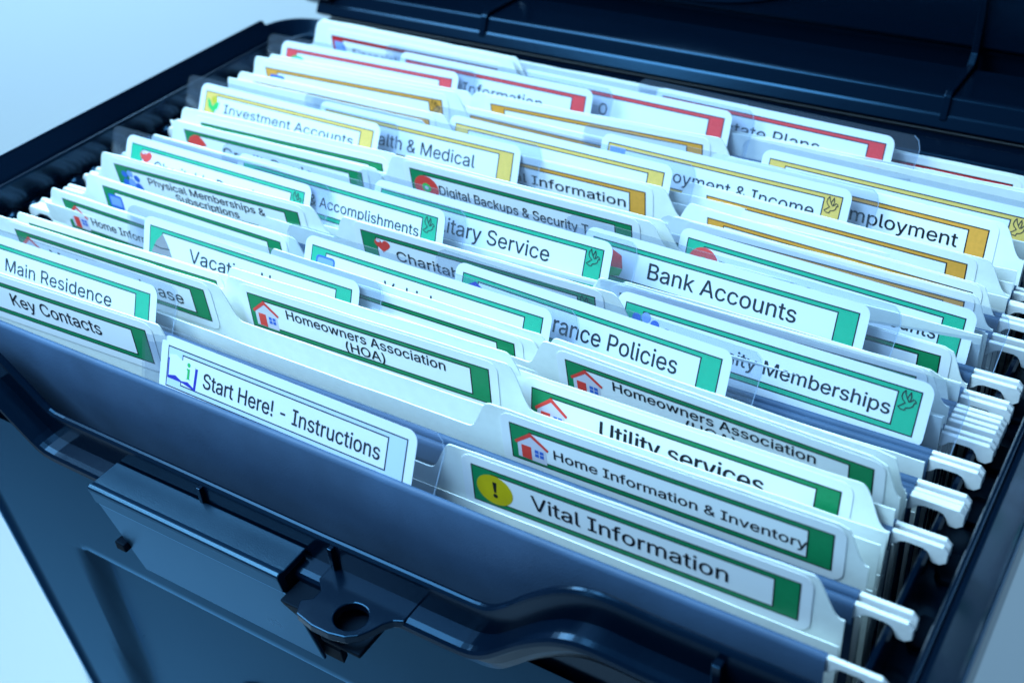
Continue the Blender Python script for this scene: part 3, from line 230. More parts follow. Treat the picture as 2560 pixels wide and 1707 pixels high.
GM = {}
def bez(p0, p1, p2, p3, n=4):
    return [tuple((1 - t) ** 3 * p0[k] + 3 * t * (1 - t) ** 2 * p1[k] + 3 * t * t * (1 - t) * p2[k] + t ** 3 * p3[k] for k in (0, 1)) for t in [i / n for i in range(n)]]
def glyph_mesh(ch):
    """one stored outline, filled by the nonzero winding rule"""
    if ch in GM: return GM[ch]
    loops = []
    for sp in GLYPHS.get(ch, []):
        L = []
        for i in range(len(sp)):
            q, p = sp[i], sp[(i + 1) % len(sp)]
            straight = abs((q[4] - q[2]) * (p[3] - q[3]) - (q[5] - q[3]) * (p[2] - q[2])) + abs((p[0] - p[2]) * (p[3] - q[3]) - (p[1] - p[3]) * (p[2] - q[2])) < 400
            L += bez((q[2], q[3]), (q[4], q[5]), (p[0], p[1]), (p[2], p[3]), 1 if straight else 5)
        loops.append([(x / 1000, y / 1000) for x, y in L])
    vs_, es = [], []
    for L in loops:
        b0 = len(vs_); vs_ += [Vector(p) for p in L]; es += [(b0 + i, b0 + (i + 1) % len(L)) for i in range(len(L))]
    if not vs_:
        GM[ch] = ([], []); return GM[ch]
    ov, oe, of = delaunay_2d_cdt(vs_, es, [], 0, 1e-5)[:3]
    def wind(p):
        w = 0
        for L in loops:
            for (x0, y0), (x1, y1) in zip(L, L[1:] + L[:1]):
                if (y0 <= p[1]) != (y1 <= p[1]):
                    if x0 + (p[1] - y0) / (y1 - y0) * (x1 - x0) > p[0]: w += 1 if y1 > y0 else -1
        return w
    F = []
    for f in of:
        c = (sum(ov[i][0] for i in f) / len(f), sum(ov[i][1] for i in f) / len(f))
        if wind(c): F.append(tuple(f))
    GM[ch] = ([(v[0], v[1]) for v in ov], F)
    return GM[ch]

def text_plain(s):
    """grotesque lettering from the stored outlines"""
    x = 0; V, F = [], []
    for ch in s:
        v, f = glyph_mesh(ch)
        n = len(V); V += [(p[0] + x, p[1]) for p in v]; F += [tuple(n + t for t in g) for g in f]
        x += ADV.get(ch, 250) / 1000
    return V, F

def text_wide(s, bold=0.0):
    c = bpy.data.curves.new('lettering', 'FONT'); c.body = s; c.size = 1; c.resolution_u = 3; c.fill_mode = 'BOTH'; c.offset = bold
    o = bpy.data.objects.new('lettering', c); COL.objects.link(o)
    r = curve_mesh(o); bpy.data.objects.remove(o); bpy.data.curves.remove(c)
    return r

CAPH = {}
def cap(kind):
    if kind not in CAPH:
        v, f = (text_plain if kind == 'plain' else text_wide)('H')
        ys = [p[1] for p in v]; CAPH[kind] = max(ys) - min(ys)
    return CAPH[kind]

# ------------------------------------------------------------------ a printed label, in label space (u right, v up, w out, mm)
FW, FH = 82.67, 11.76
def rrect(u0, v0, u1, v1, r, n=5):
    pts = []
    for cx, cy, a0 in ((u1 - r, v1 - r, 0), (u0 + r, v1 - r, 90), (u0 + r, v0 + r, 180), (u1 - r, v0 + r, 270)):
        for i in range(n + 1):
            a = math.radians(a0 + 90 * i / n); pts.append((cx + r * math.cos(a), cy + r * math.sin(a)))
    return pts
def disc(cx, cy, rx, ry=None, n=24):
    ry = ry or rx
    return [(cx + rx * math.cos(2 * math.pi * i / n), cy + ry * math.sin(2 * math.pi * i / n)) for i in range(n)]

class Print:
    def __init__(self): self.items = []          # (verts2d, faces, w, material)
    def poly(self, pts, w, m): self.items.append((pts, [tuple(range(len(pts)))], w, m))
    def rect(self, u0, v0, u1, v1, w, m): self.poly([(u0, v0), (u1, v0), (u1, v1), (u0, v1)], w, m)
    def line(self, pts, wd, w, m):
        for a, b in zip(pts, pts[1:]):
            dx, dy = b[0] - a[0], b[1] - a[1]; l = math.hypot(dx, dy) or 1; nx, ny = -dy / l * wd / 2, dx / l * wd / 2
            ex, ey = dx / l * wd * .3, dy / l * wd * .3
            self.poly([(a[0] + nx - ex, a[1] + ny - ey), (a[0] - nx - ex, a[1] - ny - ey), (b[0] - nx + ex, b[1] - ny + ey), (b[0] + nx + ex, b[1] + ny + ey)], w, m)
    def text(self, s, kind, u0, u1, base, top, w=0.20, bold=0.0):
        v, f = text_plain(s) if kind == 'plain' else text_wide(s, bold)
        xs = [p[0] for p in v]; x0, x1 = min(xs), max(xs)
        sx = (u1 - u0) / (x1 - x0); sy = (top - base) / cap(kind)
        for k, (du, dv) in enumerate(((-.07, 0), (.07, 0), (0, .06), (0, -.06)) if kind == 'plain' else ((0, 0),)):     # ink gain: thickens the strokes a little
            self.items.append(([(u0 + (p[0] - x0) * sx + du * (1 + 8 * bold), base + p[1] * sy + dv) for p in v], f, w + .004 * k, 'ink'))

def icon(P, kind):
    if kind == 'house':
        P.poly([(2.0, 1.2), (10.2, 1.0), (10.2, 6.2), (6.0, 9.6), (2.0, 6.2)], .17, 'i_wall')
        P.poly([(1.2, 6.3), (1.6, 5.5), (6.0, 9.0), (10.6, 5.6), (11.0, 6.4), (6.0, 10.4)], .20, 'i_red')
        P.poly([(3.1, 1.3), (5.9, 1.2), (5.9, 5.6), (3.1, 5.6)], .20, 'i_red')
        for a in (6.9, 8.3):
            for b in (2.8, 4.1): P.rect(a, b, a + 1.1, b + 1.05, .20, 'i_blue')
    elif kind == 'warn':
        P.poly(disc(6.4, 5.6, 5.1, 4.7, 36), .17, 'i_yellow')
        P.poly([(5.9, 8.2), (7.1, 8.2), (6.8, 4.9), (6.2, 4.9)], .20, 'ink'); P.poly(disc(6.5, 3.8, .65), .20, 'ink')
    elif kind == 'heart':
        P.poly([(8.0 + 3.0 * 0.0625 * 16 * math.sin(t) ** 3, 7.9 + 0.17 * (13 * math.cos(t) - 5 * math.cos(2 * t) - 2 * math.cos(3 * t) - math.cos(4 * t))) for t in [2 * math.pi * i / 40 for i in range(40)]], .17, 'i_red')
        P.poly(disc(6.5, 9.3, .8, .5), .20, 'i_wall')
    elif kind == 'people':
        for k, (x, y, r) in enumerate(((4.0, 8.2, 1.35), (6.9, 8.9, 1.45), (9.8, 7.6, 1.35))):
            P.poly(disc(x, y - 4.4, 1.9, 2.6), .17 + .03 * k, 'i_blue' if k != 1 else 'i_sky')
            P.poly(disc(x, y, r), .17 + .03 * k, ('i_blue', 'i_sky', 'i_blue')[k])
    elif kind == 'disc':
        P.poly(disc(6.2, 5.6, 4.9, 4.5, 36), .17, 'i_red'); P.poly(disc(6.2, 5.6, 1.8, 1.7), .20, 'i_green'); P.poly(disc(6.2, 5.6, .8, .7), .23, 'i_wall')
    elif kind == 'umbrella':
        P.poly([(0.8, 6.0), (2.4, 8.8), (4.7, 10.2), (7.4, 8.9), (9.6, 6.0)], .17, 'i_navy'); P.rect(5.9, 1.5, 6.4, 5.0, .17, 'i_grey')
    elif kind == 'monitor':
        P.poly(rrect(2.0, 3.8, 9.0, 9.2, .8), .17, 'i_blue'); P.rect(2.8, 4.8, 8.2, 8.4, .20, 'i_sky'); P.rect(4.4, 2.4, 6.6, 3.8, .17, 'i_grey')
    elif kind == 'car':
        P.poly(rrect(2.2, 4.6, 9.6, 9.3, 1.1), .17, 'i_blue'); P.poly(rrect(2.8, 5.3, 9.0, 8.7, .8), .20, 'i_sky'); P.poly(disc(4, 4, 1.2), .17, 'i_grey'); P.poly(disc(8, 4, 1.2), .17, 'i_grey')
    elif kind == 'hut':
        P.poly([(1.2, 3.0), (3.2, 7.2), (5.9, 10.0), (8.4, 7.0), (10.6, 3.2)], .17, 'i_grey'); P.line([(2.4, 5.6), (5.4, 5.2), (9.2, 5.6)], .35, .20, 'ink')
    elif kind == 'plant':
        P.poly([(1.3, 9.0), (2.9, 8.4), (4.4, 6.2), (6.0, 8.0), (7.9, 8.2), (7.2, 5.6), (4.8, 4.0), (2.2, 5.8)], .17, 'i_green'); P.poly(disc(5.2, 8.8, 1.5), .165, 'i_yellow')
    elif kind == 'stack':
        P.poly([(2.0, 6.0), (6.0, 10.0), (10.4, 8.4), (11.4, 4.6), (6.6, 4.4)], .20, 'i_red'); P.poly([(2.0, 4.6), (6.6, 4.4), (11.4, 4.4), (10.6, 2.2), (6.2, 1.4)], .17, 'i_green')
    elif kind == 'book':
        P.poly([(0.5, 8.4), (11.8, 8.0), (11.4, 1.6), (6.0, 2.6), (0.5, 2.6)], .165, 'i_navy')
        P.poly([(1.0, 3.4), (1.0, 9.4), (3.4, 9.9), (6.0, 8.9), (6.0, 3.0), (3.6, 4.0)], .20, 'paper')
        P.poly([(6.0, 3.0), (6.0, 8.9), (8.6, 9.7), (10.9, 8.8), (10.6, 2.4), (8.4, 3.4)], .20, 'paper')
        P.poly(disc(8.4, 8.3, .62), .23, 'i_green'); P.poly([(7.7, 7.2), (8.9, 7.2), (8.9, 4.5), (9.3, 4.2), (7.6, 4.2), (8.0, 4.5), (8.0, 6.7), (7.7, 6.8)], .23, 'i_green')
    elif kind == 'clip':
        P.rect(1.6, 8.3, 9.3, 9.5, .17, 'i_sky'); P.poly(disc(5.6, 9.8, 1.1), .20, 'i_grey'); P.rect(2.6, 2.4, 7.6, 8.3, .165, 'i_wall')
    elif kind == 'pie':
        P.poly([(0.6, 6.4), (2.4, 9.0), (5.0, 10.4), (7.2, 10.4), (9.0, 8.9), (10.4, 6.8), (6.3, 5.4)], .17, 'i_red'); P.poly(disc(6.3, 4.2, 3.2, 2.6), .165, 'i_wall')
    elif kind == 'flag':
        P.rect(1.0, 7.0, 6.9, 10.7, .17, 'i_sky'); P.poly([(9.0, 7.4), (10.2, 7.6), (10.2, 8.8), (9.6, 8.0)], .17, 'i_red')
    elif kind == 'rainbow':
        for r, m, w in ((4.6, 'i_green', .17), (3.7, 'i_sky', .20), (2.6, 'paper', .23)):
            P.poly([(6.3 + r * 1.1 * math.cos(math.pi * i / 16), 4.6 + r * math.sin(math.pi * i / 16)) for i in range(17)], w, m)
    elif kind == 'page':
        P.poly([(1.4, 1.8), (1.4, 9.6), (5.8, 9.4), (7.2, 7.2), (7.2, 1.8)], .17, 'i_sky'); P.poly([(5.8, 9.4), (5.8, 7.2), (7.2, 7.2)], .20, 'i_blue')

DOVE = [(1.0, 5.5), (0.45, 4.6), (0.35, 3.7), (0.75, 3.0), (1.55, 2.35), (0.9, 1.7), (0.0, 1.0), (0.7, 0.5), (1.75, 0.45), (1.95, 1.15), (2.9, 1.4), (3.55, 2.0),
        (3.7, 2.9), (4.2, 3.0), (3.85, 3.6), (3.3, 3.7), (2.95, 3.1), (2.35, 2.8), (1.75, 3.6), (1.25, 4.5), (1.0, 5.5)]
DOVE2 = [(1.75, 3.6), (2.1, 4.5), (2.45, 5.3), (2.75, 4.2), (2.6, 3.2)]

def make_print(color, texts, ic, dove=False):
    P = Print()
    P.rect(0, 0, FW, FH, .05, 'ink')
    P.rect(.36, .36, FW - .36, FH - .36, .08, color)
    P.rect(5.62, 1.47, 77.03, 10.48, .11, 'ink')
    P.rect(5.98, 1.83, 76.67, 10.12, .14, 'paper')
    for t in texts: P.text(*t)
    if ic: icon(P, ic)
    if dove:
        q = lambda L: [(77.55 + .98 * x, 5.7 + .98 * y) for x, y in L]
        P.line(q(DOVE), .24, .20, 'ink'); P.line(q(DOVE2), .24, .21, 'ink')
    return P

def label_mesh(mb, P, mapf):
    pts = rrect(-2.6, -2.6, FW + 2.6, FH + 2.6, 3.0)
    n = len(pts)
    mb.add([mapf(u, v, 0.02) for u, v in pts] + [mapf(u, v, -0.10) for u, v in pts],
           [tuple(range(n)), tuple(range(n, 2 * n))[::-1]] + [(i, n + i, n + (i + 1) % n, (i + 1) % n) for i in range(n)], 'paper')
    for v, f, w, m in P.items: mb.add([mapf(a, b, w) for a, b in v], f, m)

# ================================================================== the setting: table with a swept-up back
mb = MB()
prof = [(-2500, -256), (700, -256)] + [(700 + 400 * math.sin(a), -256 + 400 - 400 * math.cos(a)) for a in [math.pi / 2 * i / 12 for i in range(1, 13)]] + [(1100, 1500)]
mb.strip([[(-4000, y, z) for y, z in prof], [(4000, y, z) for y, z in prof]], 'table', smooth=True)
t = mb.build('table_surface'); t['kind'] = 'structure'

# ================================================================== the black file box
box = thing('file_box', 'open black plastic file box holding the hanging folders, its lid raised behind them', 'file box', (0, 100, -255))
BO = (0, 100, -255)
TOPZ, BOTZ = -34.0, -255.0
def sstep(a, b, x):
    t = min(1, max(0, (x - a) / (b - a))); return t * t * (3 - 2 * t)
def lerp(a, b, t): return a + (b - a) * t
# --- body: outer shell with a sunk panel on the front
def outline(z, inset=0.0):
    t = (z - BOTZ) / (TOPZ - BOTZ)
    hw = lerp(141, 160, t) - inset; yf = lerp(-1.0, -8.5, t) + inset; yb = lerp(205, 215, t) - inset; r = 13
    pts = []
    xs = sorted(set([-hw + r + (2 * hw - 2 * r) * i / 40 for i in range(41)] + [-104, -100, -96.5, -95, 95, 96.5, 100, 104]))
    for x in xs:
        pts.append((x, yf, 'f'))
    for cx, cy, a0 in ((hw - r, yf + r, -90), (hw - r, yb - r, 0), (-hw + r, yb - r, 90), (-hw + r, yf + r, 180)):
        for i in range(1, 9): 
            a = math.radians(a0 + 90 * i / 8); pts.append((cx + r * math.cos(a), cy + r * math.sin(a), 'c'))
    return pts
def recess(x, z):
    e = 2 * max(0, -(z + 86)) * 0.03
    ax = abs(x) - e
    return 5.0 * (1 - sstep(95.5, 100.5, ax)) * (1 - sstep(-87.5, -85.6, z)) * sstep(-246, -243, z)
zs = sorted(set([BOTZ + (TOPZ - BOTZ) * i / 50 for i in range(51)] + [-85.4, -86.0, -86.6, -87.2, -87.8, -88.4, -95, -243, -246]))
mb = MB()
rows = []
for z in zs:
    rows.append([(x, y + (recess(x, z) if k == 'f' else 0), z) for x, y, k in outline(z)])
mb.strip(rows, 'black_face', closed=True, smooth=True)
mb.add(rows[0], [tuple(range(len(rows[0])))[::-1]], 'black_face')
inner = [[(x, y, z) for x, y, k in outline(z, 7.5)] for z in (-250, -150, TOPZ)]
mb.strip(inner, 'black', closed=True)
mb.add(inner[0], [tuple(range(len(inner[0])))], 'black')
body = mb.build('body', box, BO, auto='keep')
# an oval badge low on the front panel
mb = MB()
def ffront(x, z): return lerp(-1.0, -8.5, (z - BOTZ) / (TOPZ - BOTZ)) + recess(x, z)
ring = []
for k, (s, dy) in enumerate(((1, 0.3), (1, -1.4), (.93, -1.8), (.86, -1.2), (.8, -1.2))):
    ring.append([(-22 + 26 * s * math.cos(a), ffront(0, -138) + dy, -138 + 16 * s * math.sin(a)) for a in [2 * math.pi * i / 48 for i in range(48)]])
mb.strip(ring, 'black', closed=True, smooth=True)
mb.add(ring[-1], [tuple(range(48))], 'black_face')
mb.build('oval_badge', box, BO)

# --- front: raised wavy inner wall, flange below it, rolled skirt
WAVE = [(-150, -1.0), (-112, -1.5), (-104, -4), (-98.9, -8.5), (-86, -20.0), (-84, -20.6), (-60, -20.8), (-38.8, -21.0), (18.4, -21.8), (66, -21.6), (70.5, -21.0), (75, -17.5), (80, -12.3), (84.4, -8.3), (88.5, -5.0), (92.4, -2.6), (96, -1.0), (100, -0.1), (106, 0.0), (113, -0.5), (138.5, -0.6), (160, -0.6)]
def wave(x):
    for (a, za), (b, zb) in zip(WAVE, WAVE[1:]):
        if x <= b: return za + (zb - za) * (x - a) / (b - a)
    return WAVE[-1][1]
wx = sorted(set([a for a, _ in WAVE] + [-160 + 4 * i for i in range(81)] + [68 + i * .9 for i in range(42)]))
wx = [x for x in wx if -160 <= x <= 160]
def clampx(f, x): return f(max(-150, min(160, x)))
def smooth_wave(x, r=2.0): return sum(clampx(wave, x + d) for d in (-r, -r / 2, 0, r / 2, r)) / 5
mb = MB(); rows = []
for x in wx:
    z = smooth_wave(x)
    rows.append([(x, -6.5, z - 40), (x, -6.5, z - 1.2), (x, -6.8, z - 0.3), (x, -7.5, z), (x, -8.2, z - 0.15), (x, -8.9, z - 0.8), (x, -9.0, z - 1.6), (x, -9.2, z - 9.0)])
mb.strip(rows, 'black', smooth=False)
wall_o = mb.build('front_wall', box, BO, auto='keep')
mb = MB(); rows = []
for x in wx:
    z = smooth_wave(x, 3.5) - 8.9
    rows.append([(x, -6.6, z), (x, -13.4, z - 0.1), (x, -15.0, z - .35), (x, -15.7, z - 1.1), (x, -15.8, z - 2.4), (x, -15.2, z - 3.0), (x, -12.9, z - 3.6), (x, -11.2, z - 4.8), (x, -10.2, z - 7.2), (x, -9.6, z - 10.5), (x, -8.2, z - 14)])
mb.strip(rows, 'black', smooth=False)
mb.build('front_flange', box, BO, auto='keep', bevel=0)
# --- padlock eye: a flat lug on the flange with a through hole
mb = MB()
ZE = -30.3
outer = [(21.5, -8.0), (21.5, -14.5), (24.5, -17.5), (24.5, -20.5), (22, -22.5), (24.0, -26.5)]
outer += [(29.5, -27.6), (35, -27.6), (39.5, -26.6), (42.2, -24.6), (44.0, -21.8), (45.4, -18.6), (47.0, -16.6), (49.5, -15.4), (49.5, -8.0)]
hole = [(36.9 + 4.5 * math.cos(a), -20.6 + 4.4 * math.sin(a)) for a in [2 * math.pi * i / 32 for i in range(32)]]
bm = bmesh.new()
vo = [bm.verts.new((x, y, ZE)) for x, y in outer]; vh = [bm.verts.new((x, y, ZE)) for x, y in hole]
eds = [bm.edges.new((vo[i], vo[(i + 1) % len(vo)])) for i in range(len(vo))] + [bm.edges.new((vh[i], vh[(i + 1) % 32])) for i in range(32)]
bmesh.ops.triangle_fill(bm, edges=eds, use_beauty=True)
ext = bmesh.ops.extrude_face_region(bm, geom=bm.faces[:])
for v in [g for g in ext['geom'] if isinstance(g, bmesh.types.BMVert)]: v.co.z -= 2.6
bm.verts.index_update()
mb.add([tuple(v.co) for v in bm.verts], [tuple(v.index for v in f.verts) for f in bm.faces], 'black'); bm.free()
mb.build('padlock_eye', box, BO, bevel=0.35)
mb = MB(); mb.prism([(-8.9, -33.2), (-23.5, -33.2), (-22.5, -36), (-12.0, -60), (-9.0, -62)], 0, 15.0, 26.0, 'black_matte')
mb.build('lug_gusset', box, BO, bevel=0.5)
mb = MB(); mb.box((30.5, -26.2, -37.0), (43.0, -10.0, -35.5), 'black_matte')  # dark plate added below the hole; its black stands in for shade
mb.build('hole_shade_plate', box, BO, bevel=0.4)
# web under the lug and small ribs in the channel
mb = MB()
for lo, hi in (((22.2, -10.6, -31), (23.6, -8.9, -22.7)), ((-24.2, -10.4, -29), (-22.8, -8.9, -22.3)), ((129, -11.5, -9), (131.0, -9.0, -3.0))):
    mb = MB(); mb.box(lo, hi, 'black'); mb.build('channel_rib', box, BO, bevel=0.2)
# --- latch
mb = MB()
prof = [(-9.6, -27.6), (-18.6, -27.9), (-20.2, -27.4), (-21.3, -28.0), (-21.2, -29.3), (-20.4, -34.3), (-19.9, -34.9), (-19.5, -36.0), (-12.2, -69.5), (-11.4, -70.2), (-11.0, -69.3), (-17.6, -36.5), (-18.6, -30.2), (-10.2, -29.8), (-9.4, -28.6)]
xa, xb = -58.0, 13.6
rows = []
for x in (xa, xa + .5, xb - .5, xb):
    rows.append([(x, y, z) for y, z in prof])
mb.strip(rows, 'black_latch', closed=True, cap=True)
latch = mb.build('latch', box, BO, bevel=0.35)
for (a, b) in ((xb - 1.6, xb - .1), (xa + .1, xa + 1.6)):
    mb = MB()
    mb.prism([(-18.6, -29.8), (-10.2, -29.9), (-9.4, -40), (-11.4, -68.4), (-17.4, -37)], 0, a, b, 'black_matte')
    mb.build('latch_cheek', latch, BO, bevel=0.3)
mb = MB(); mb.prism([(-11.2, -64), (-9.0, -58), (-8.6, -68), (-10.6, -69.5)], 0, xb - 14, xb + 6, 'black_matte')
mb.build('latch_hinge', latch, BO, bevel=0.3)
mb = MB(); mb.box((xa - 3.2, -17.2, -57.8), (xa + 1.0, -14.2, -54.6), 'black_matte')
mb.build('hinge_pin', latch, BO, bevel=0.5)

# --- rim: left and right sides, back corners and back
PROF = [(10.0, -20.0), (10.0, 7.0), (9.7, 7.8), (9.2, 8.1), (8.6, 7.9), (8.2, 7.2), (7.7, 7.2), (6.8, 8.3), (1.6, 12.9), (0.9, 13.7), (0.4, 13.9), (0.1, 13.5), (0.0, 12.6), (0.2, -4.0), (1.0, -6.0), (4.0, -8.0), (9.0, -10.0), (14.0, -36.0)]
def side(sgn):
    mb = MB(); rows = []
    for y in (-14, -12, 40, 100, 150, 194.5, 196):
        k = 0.6 if y in (-14, 196) else 0
        rows.append([(sgn * (176 - u), y, z - k * (1 if z > 0 else 0)) for u, z in PROF])
    mb.strip(rows, 'black', cap=True)
    return mb.build('side_rim', box, BO, bevel=0.3)
side(-1); side(1)
mb = MB(); rows = []
path = [(-176, 195.5, 1, 0)]
R_ = 25
for i in range(0, 13):
    a = math.radians(180 - 90 * i / 12); path.append((-176 + R_ + R_ * math.cos(a), 195.8 + R_ * math.sin(a), -math.cos(a), -math.sin(a)))
path += [(x, 195.8 + R_, 0, -1) for x in (-100, 0, 100)]
for i in range(0, 13):
    a = math.radians(90 - 90 * i / 12); path.append((176 - R_ + R_ * math.cos(a), 195.8 + R_ * math.sin(a), -math.cos(a), -math.sin(a)))
path.append((176, 195.5, -1, 0))
for px, py, nx, ny in path:
    k = 1 - abs(nx)
    rows.append([(px + nx * min(u, 11), py + ny * min(u, 11), lerp(z - 3.0, 4.6 + (z - 7) * .12 if z > 0 else z - 5, k)) for u, z in PROF])
mb.strip(rows, 'black', smooth=True)
mb.build('back_rim', box, BO)
# --- ledges with dark octagons standing in for shaded recesses, hanging rails, inner walls
for s in (-1, 1):
    mb = MB()
    mb.box((min(s * 155, s * 166), -6, -16), (max(s * 155, s * 166), 212, -13), 'black')
    mb.box((min(s * 158.8, s * 160), -6, -60), (max(s * 158.8, s * 160), 212, -16.2), 'black')
    mb.build('ledge', box, BO)
    mb = MB()
    mb.prism([(s * 155.9, -12.9), (s * 158.2, -12.9), (s * 158.0, -4.2), (s * 157.4, -3.3), (s * 156.4, -3.3), (s * 155.9, -4.2)], 1, -6, 208, 'black')
    mb.build('hanging_rail', box, BO)
    mb = MB()
    k = 0
    for y in [4 + 21.3 * i for i in range(10)]:
        o8 = [(s * (162.2 + 3.2 * math.cos(a)), y + 5.2 * math.sin(a)) for a in [math.radians(22.5 + 45 * i) for i in range(8)]]
        mb.prism(o8 if s > 0 else o8[::-1], 2, -12.95, -11.2, 'black_matte')
    mb.build('recess_shade_patch', box, BO, bevel=0.4)
# bosses added inside the left wall to imitate wavy dark reflections
mb = MB()
for i in range(22):
    y = 2 + 9.4 * i
    rows = [[(-166 + 5.0 * max(0, math.sin(math.pi * j / 8)) , y + 3.6 * math.cos(math.pi * j / 8), z) for j in range(9)] for z in (-12.8, -5.0, -2.5)]
    rows.append([(-165.2, y, -1.2)] * 9)
    mb.strip(rows, 'black', smooth=True)
mb.build('reflection_boss', box, BO)

mb = MB(); mb.prism([(217.5, 2.0), (219.5, 3.6), (225, 3.9), (230, 3.6), (238, 2.0), (238, -3), (217.5, -3)], 0, -168, 168, 'black')
mb.build('living_hinge', box, BO, bevel=0.4)
# --- lid, standing open behind the box
mb = MB()
L0 = [(226.5, 6.5), (228.5, 10.0), (229.2, 10.6), (231.6, 15.7), (232.6, 16.2), (259.5, 15.0), (260.3, 13.8), (260.3, 9.0), (267.4, 9.0), (267.4, 19.4), (266.2, 20.2), (264.6, 20.8), (264.0, 21.8), (265.0, 120), (266.5, 250), (258, 252), (256, 258)]
L1 = [(259, 262), (270, 256), (270, 8), (263, 4.5), (236, 4.5), (230, 4.0)]
prof = L0 + L1
rows = [[(x, y, z) for y, z in prof] for x in (-172.5, -60, 60, 172.5)]
mb.strip(rows, 'black', closed=True, cap=True)
lid = mb.build('lid', box, BO, bevel=0.35)
for s in (-1, 1):
    mb = MB()
    R2 = 16
    end = [(228, 262), (228, 22)] + [(228 + R2 - R2 * math.cos(a) , 6 + R2 - R2 * math.sin(a)) for a in [math.pi / 2 * i / 8 for i in range(0, 9)]] + [(270, 5), (271, 262)]
    mb.prism(end, 0, min(s * 172.6, s * 177.5), max(s * 172.6, s * 177.5), 'black')
    mb.prism([(224.5, 262), (224.5, 20)] + [(224.5 + R2 - R2 * math.cos(a), 6 + R2 - R2 * math.sin(a)) for a in [math.pi / 2 * i / 8 for i in range(0, 9)]] + [(243, 7.5)] + [(229.5 + R2 - R2 * math.cos(a), 8.5 + R2 - R2 * math.sin(a)) for a in [math.pi / 2 * i / 8 for i in range(8, -1, -1)]] + [(229.5, 262)], 0, min(s * 164, s * 180.5), max(s * 164, s * 180.5), 'black')
    mb.build('lid_end', lid, BO, bevel=1.2)
for x, wd in ((-84, 3.0), (104.6, 2.6)):
    mb = MB()
    mb.prism([(227.4, 9.0), (230.6, 16.8), (232.6, 17.8), (258.0, 16.8), (261.5, 20.0), (262.0, 28), (262.6, 250), (266, 250), (265, 10), (232, 10)], 0, x - wd / 2, x + wd / 2, 'black')
    mb.build('lid_rib', lid, BO, bevel=0.4)
mb = MB()
d_ = [(64.6 + 4.2 * math.cos(a), 252.2 + 4.2 * math.sin(a)) for a in [2 * math.pi * i / 32 for i in range(32)]]
mb.prism(d_, 2, 14.4, 15.05, 'black_matte')
mb.build('pin_mark', lid, BO)
def lid_ring(cx, cz, r, wd, name, plane):
    mb = MB(); rows = []
    n = 96
    for rr, h in ((r - wd, 0.2), (r - wd * .8, 1.6), (r - wd * .2, 1.6), (r, 0.2)):
        if plane == 'panel': rows.append([(cx + rr * math.cos(2 * math.pi * i / n), 264.1 - h, cz + rr * math.sin(2 * math.pi * i / n)) for i in range(n)])
        else: rows.append([(cx + rr * math.cos(2 * math.pi * i / n), cz + rr * math.sin(2 * math.pi * i / n), 14.4 + h * .5) for i in range(n)])
    mb.strip(rows, 'black', closed=True, smooth=True); mb.build(name, lid, BO)
lid_ring(-8, 148, 126, 9, 'lid_ring', 'panel')
lid_ring(131.5, 250.0, 7.5, 0.7, 'pin_ring', 'wall')

